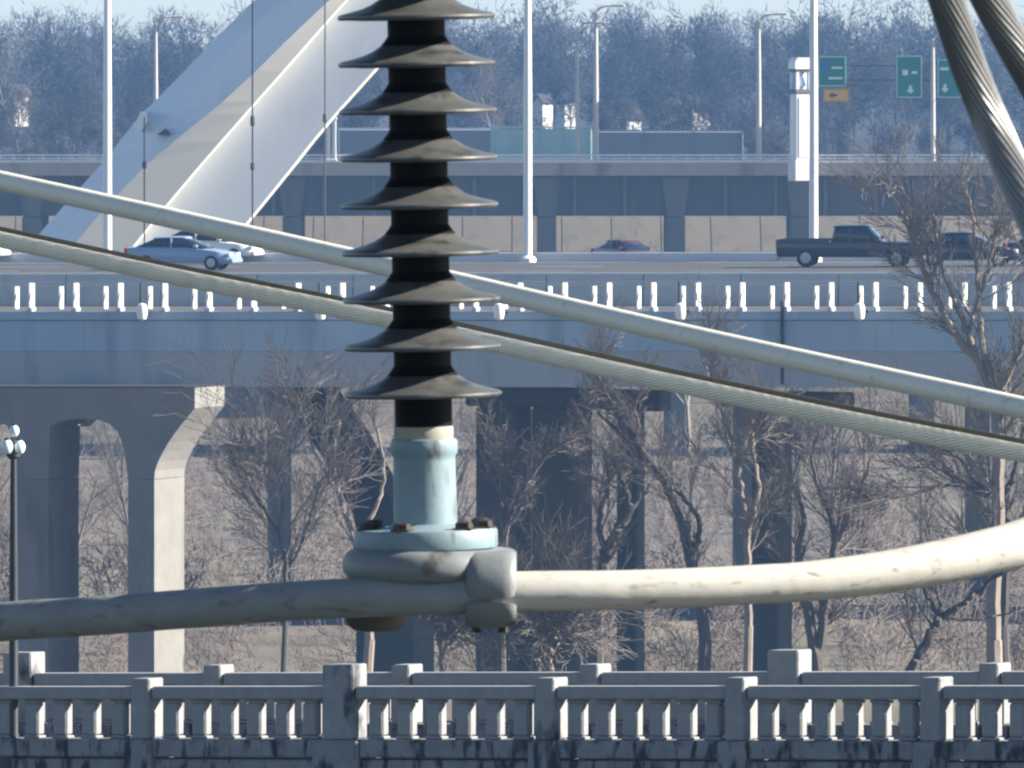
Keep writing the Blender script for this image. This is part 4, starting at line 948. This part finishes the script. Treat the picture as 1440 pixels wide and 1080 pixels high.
tot += limb_tree(330, [[(992, 900, 9), (980, 820, 8), (966, 770, 7)], [(966, 770, 6), (950, 715, 5.5), (928, 672, 5), (905, 636, 4.2), (880, 600, 3.6), (855, 560, 2.6), (835, 520, 1.6)], [(928, 672, 4), (902, 645, 3.4), (872, 612, 3), (840, 580, 2.2)], [(905, 636, 3.6), (895, 615, 3), (896, 590, 2.5), (885, 560, 1.8)], [(970, 780, 6), (985, 745, 4), (972, 712, 3.2), (950, 690, 2.2)]],
                'dark leaning tree with parallel boughs reaching up left, right of centre', M['bark_dark'], TW, 8, .42, .38)
tot += limb_tree(335, [[(840, 880, 9), (848, 800, 8.5), (852, 775, 8)], [(852, 775, 7), (868, 748, 7), (884, 722, 6), (884, 700, 4.6), (874, 672, 3.6), (858, 640, 2.4)], [(852, 772, 5), (842, 745, 4), (846, 712, 3.5), (857, 680, 2.6), (850, 640, 1.8)], [(884, 722, 4), (900, 700, 3), (915, 680, 1.8)]],
                'short dark tree with a thick crooked trunk right of the clamp', M['bark_dark'], TW, 9, .28, .4)
tot += limb_tree(340, [[(705, 900, 6), (706, 790, 5), (714, 735, 4.5)], [(714, 735, 4), (728, 705, 3.6), (748, 668, 3), (770, 640, 2)], [(714, 735, 3), (704, 700, 2.6), (700, 650, 1.8), (712, 600, 1.3)]],
                'thin tree directly right of the clamp in front of the paired columns', M['bark'], TW, 10, .35, .36)
tot += limb_tree(290, [[(1272, 960, 7), (1290, 925, 7), (1308, 893, 6.5), (1319, 868, 6)], [(1319, 868, 5), (1342, 857, 4.4), (1362, 842, 4), (1392, 818, 3.4), (1425, 792, 3)], [(1319, 866, 3.5), (1305, 840, 2.6), (1292, 815, 2), (1280, 780, 1.5)], [(1322, 862, 2.2), (1318, 830, 2), (1316, 790, 1.5)], [(1330, 868, 2), (1370, 872, 1.8), (1420, 862, 1.3)]],
                'black crooked bough rising right above the parapet at lower right', M['bark_dark'], TW, 11, .3, .5)
tot += limb_tree(330, [[(1150, 940, 9), (1140, 880, 8), (1128, 830, 7)], [(1128, 830, 6), (1122, 780, 5), (1130, 730, 4), (1120, 690, 3)], [(1150, 930, 8), (1160, 860, 7), (1168, 800, 7), (1176, 762, 6)], [(1176, 762, 5), (1166, 720, 4), (1152, 690, 3), (1140, 640, 2)], [(1176, 762, 5), (1192, 730, 4), (1210, 690, 3), (1222, 650, 2)]],
                'twin stemmed tree right of the single shaded column', M['bark'], TW, 12, .45, .42)
tot += limb_tree(345, [[(402, 860, 4), (402, 790, 3.6), (392, 752, 3)], [(392, 752, 2.8), (372, 718, 2.4), (352, 684, 1.6)], [(402, 800, 3), (424, 768, 2.6), (438, 720, 2.2), (452, 680, 1.6)], [(392, 752, 2), (398, 700, 1.8), (386, 650, 1.3)]],
                'thin bare sapling left of the dark inclined strut', M['bark_dark'], TW, 13, .7, .7)
tot += limb_tree(350, [[(520, 900, 7), (516, 820, 6), (500, 760, 5)], [(500, 760, 4.4), (478, 700, 3.6), (470, 640, 3), (478, 590, 2.2)], [(500, 760, 4), (530, 710, 3), (540, 660, 2.5), (530, 600, 1.8)], [(478, 700, 3), (450, 650, 2.6), (430, 600, 2), (420, 560, 1.4)]],
                'bare tree in front of the dark inclined strut', M['bark_pale'], TW, 14, .35, .42)
for i, (px, sd, lb) in enumerate(((620, 21, 'leftmost pale shrub below the clamp'), (680, 22, 'pale white stemmed shrub below the round clamp jaw'), (758, 23, 'pale shrub right of the clamp, above the balustrade'), (775, 24, 'rightmost reddish pale shrub beside the slim column foot'))):
    tot += limb_tree(280, [[(px, 975, 3.4), (px - 1, 930, 3), (px - 2, 905, 2.6)], [(px - 2, 905, 2.2), (px - 10, 885, 1.8), (px - 16, 868, 1.2)], [(px - 2, 908, 2.2), (px + 9, 888, 1.8), (px + 18, 868, 1.2)], [(px - 1, 925, 2), (px + 12, 905, 1.6), (px + 26, 888, 1.2)]],
                    lb, M['bark_pale'], M['twig'], sd, .6, .45, 3, 'shrub', 'pale shrubs below the clamp')


# --- generic bare trees of four kinds under and beyond the blue bridge
kinds = []
for k in range(4):
    segs = []; r_ = random.Random(90 + k)
    grow(Vector((0, 0, 0)), Vector((r_.gauss(0, .12), r_.gauss(0, .1), 1)), 10.5, .20, 0, segs, r_, 4, .06, 4, .07, .014, (18, 46))
    if k % 2: grow(Vector((.1, 0, .2)), Vector((.45, .1, 1)), 9, .16, 0, segs, r_, 4, .07, 4, .07, .014, (18, 46))
    tr = [s for s in segs if s[4] <= 1]; cr = [s for s in segs if s[4] > 1]
    if len(cr) > 1800: cr = r_.sample(cr, 1800)
    V, T = prisms(*seg_arrays(tr), n=6); a = npmesh('trunk', V, T); V, T = prisms(*seg_arrays(cr)); b = npmesh('crown', V, T)
    a.materials.append(M['bark'] if k != 2 else M['bark_pale']); b.materials.append(TW); kinds.append((a, b)); spots = []
for i in range(15):
    D = rnd.uniform(500, 700); px = rnd.uniform(-60, 1500)
    if 190 < px < 460 and D < 600: px += 420
    spots.append((px, D))
desc = ['broad bare tree', 'double stemmed bare tree', 'pale barked bare tree', 'leaning double bare tree']
def where(px):
    if px < 110: return 'behind the left bent'
    if px < 215: return 'in the arched opening'
    if px < 480: return 'between bent and insulator'
    if px < 660: return 'behind the insulator base'
    if px < 850: return 'behind the paired columns'
    if px < 1050: return 'right of the paired columns'
    if px < 1250: return 'right of the single column'
    return 'behind the big right tree'
for i, (px, D) in enumerate(sorted(spots)):
    k = i % 4; b = W(px, 540, D)
    zone = [q for q in sorted(spots) if where(q[0]) == where(px)]; ordn = ['first', 'second', 'third', 'fourth', 'fifth', 'sixth', 'seventh', 'eighth', 'ninth'][zone.index((px, D))]
    t = tag(empty('bare_tree', (b.x, D, GZ - .3), rnd.uniform(0, 6.28)), desc[k] + ', ' + ordn + ' from the left, ' + where(px), 'tree', 'bare trees in the scrub under the bridges')
    s = rnd.uniform(.55, .95) * (1.0 if D < 560 else 1.1); t.scale = (s, s, s)
    link('trunk', kinds[k][0], None, t); link('crown', kinds[k][1], None, t)
for px, D, s, lb in ((30, 960, .9, 'pale barked tree standing at the front of the far wood at the left'), (700, 960, .7, 'pale tree at the wood edge just left of the tall white pole')):
    b = W(px, 200, D); t = tag(empty('bare_tree', (b.x, D, hillz(b.x, D) - .3), 1.0), lb, 'tree'); t.scale = (s, s, s); link('trunk', kinds[2][0], None, t)
    link('crown', kinds[2][1], None, t)
# pale grass clumps along the far parapet
Vs = []; Ts = []; off = 0
for _ in range(260):
    px = rnd.choice([rnd.uniform(0, 150), rnd.uniform(1180, 1440), rnd.uniform(1270, 1380)]); D = rnd.uniform(779, 800)
    x = (px - 720) * K * D; add_scrub(x, D, hillz(x, D) - .2, rnd.uniform(.6, 1.7), rnd.randrange(6), rnd.uniform(0, 6))
M['pale_scrub'] = mat('pale_scrub', (0.42, 0.42, 0.36), .95, (0.3, 0.31, 0.28), .3, .6)
q = link('pale_scrub', npmesh('pale_scrub', np.concatenate(Vs), np.concatenate(Ts)), M['pale_scrub']); q['kind'] = 'stuff'; q['label'] = 'pale dry brush behind the far bridge rail'
for k in range(2):
    for px, py, r in (((42, 202, 9), (62, 204, 8), (78, 203, 7)) if k == 0 else ((108, 198, 8), (124, 194, 10), (138, 200, 7))):
        D = 790 + rnd.uniform(-3, 3); p = W(px, py, D); rr = r * K * D; mb = MB()
        prof = [(rr * math.sin(a * math.pi / 8) * rnd.uniform(.85, 1.1), -rr * .7 * math.cos(a * math.pi / 8)) for a in range(1, 8)]
        mb.lathe(prof, 9); o = link('boulder', mb.mesh('boulder', smooth=True), M['pale_scrub'], None, (p.x, p.y, hillz(p.x, D) + rr * .45))
        tag(o, {42: 'leftmost', 62: 'middle', 78: 'rightmost', 108: 'leftmost', 124: 'largest', 138: 'rightmost'}[px] + ' pale boulder of the ' + ('group at the far left' if k == 0 else 'group beside the tall white pole'), 'boulder', 'pale boulders behind the far bridge rail')
# thin white marker pole in the scrub
p = W(1295, 760, 420); mb = MB(); mb.lathe([(.06, 0), (.05, W(0, 668, 420).z - GZ)], 8)
tag(link('marker_pole', mb.mesh('marker_pole', smooth=True), M['white'], None, (p.x, p.y, GZ)), 'thin white marker pole standing in the scrub at the right', 'pole')

# ------------------------------------------------------------------ haze
mb = MB(); mb.box(-520, 520, -80, 2600, GZ - 2.5, 24)
hz = link('haze', mb.mesh('haze'), None); hz['kind'] = 'stuff'
hm = bpy.data.materials.new('haze'); hm.use_nodes = True; n = hm.node_tree; n.nodes.clear()
pv = n.nodes.new('ShaderNodeVolumePrincipled'); pv.inputs['Color'].default_value = (0.25, 0.50, 0.96, 1); pv.inputs['Density'].default_value = 0.00019
pv.inputs['Anisotropy'].default_value = 0.0
oo = n.nodes.new('ShaderNodeOutputMaterial'); n.links.new(pv.outputs[0], oo.inputs['Volume']); hz.data.materials.append(hm)
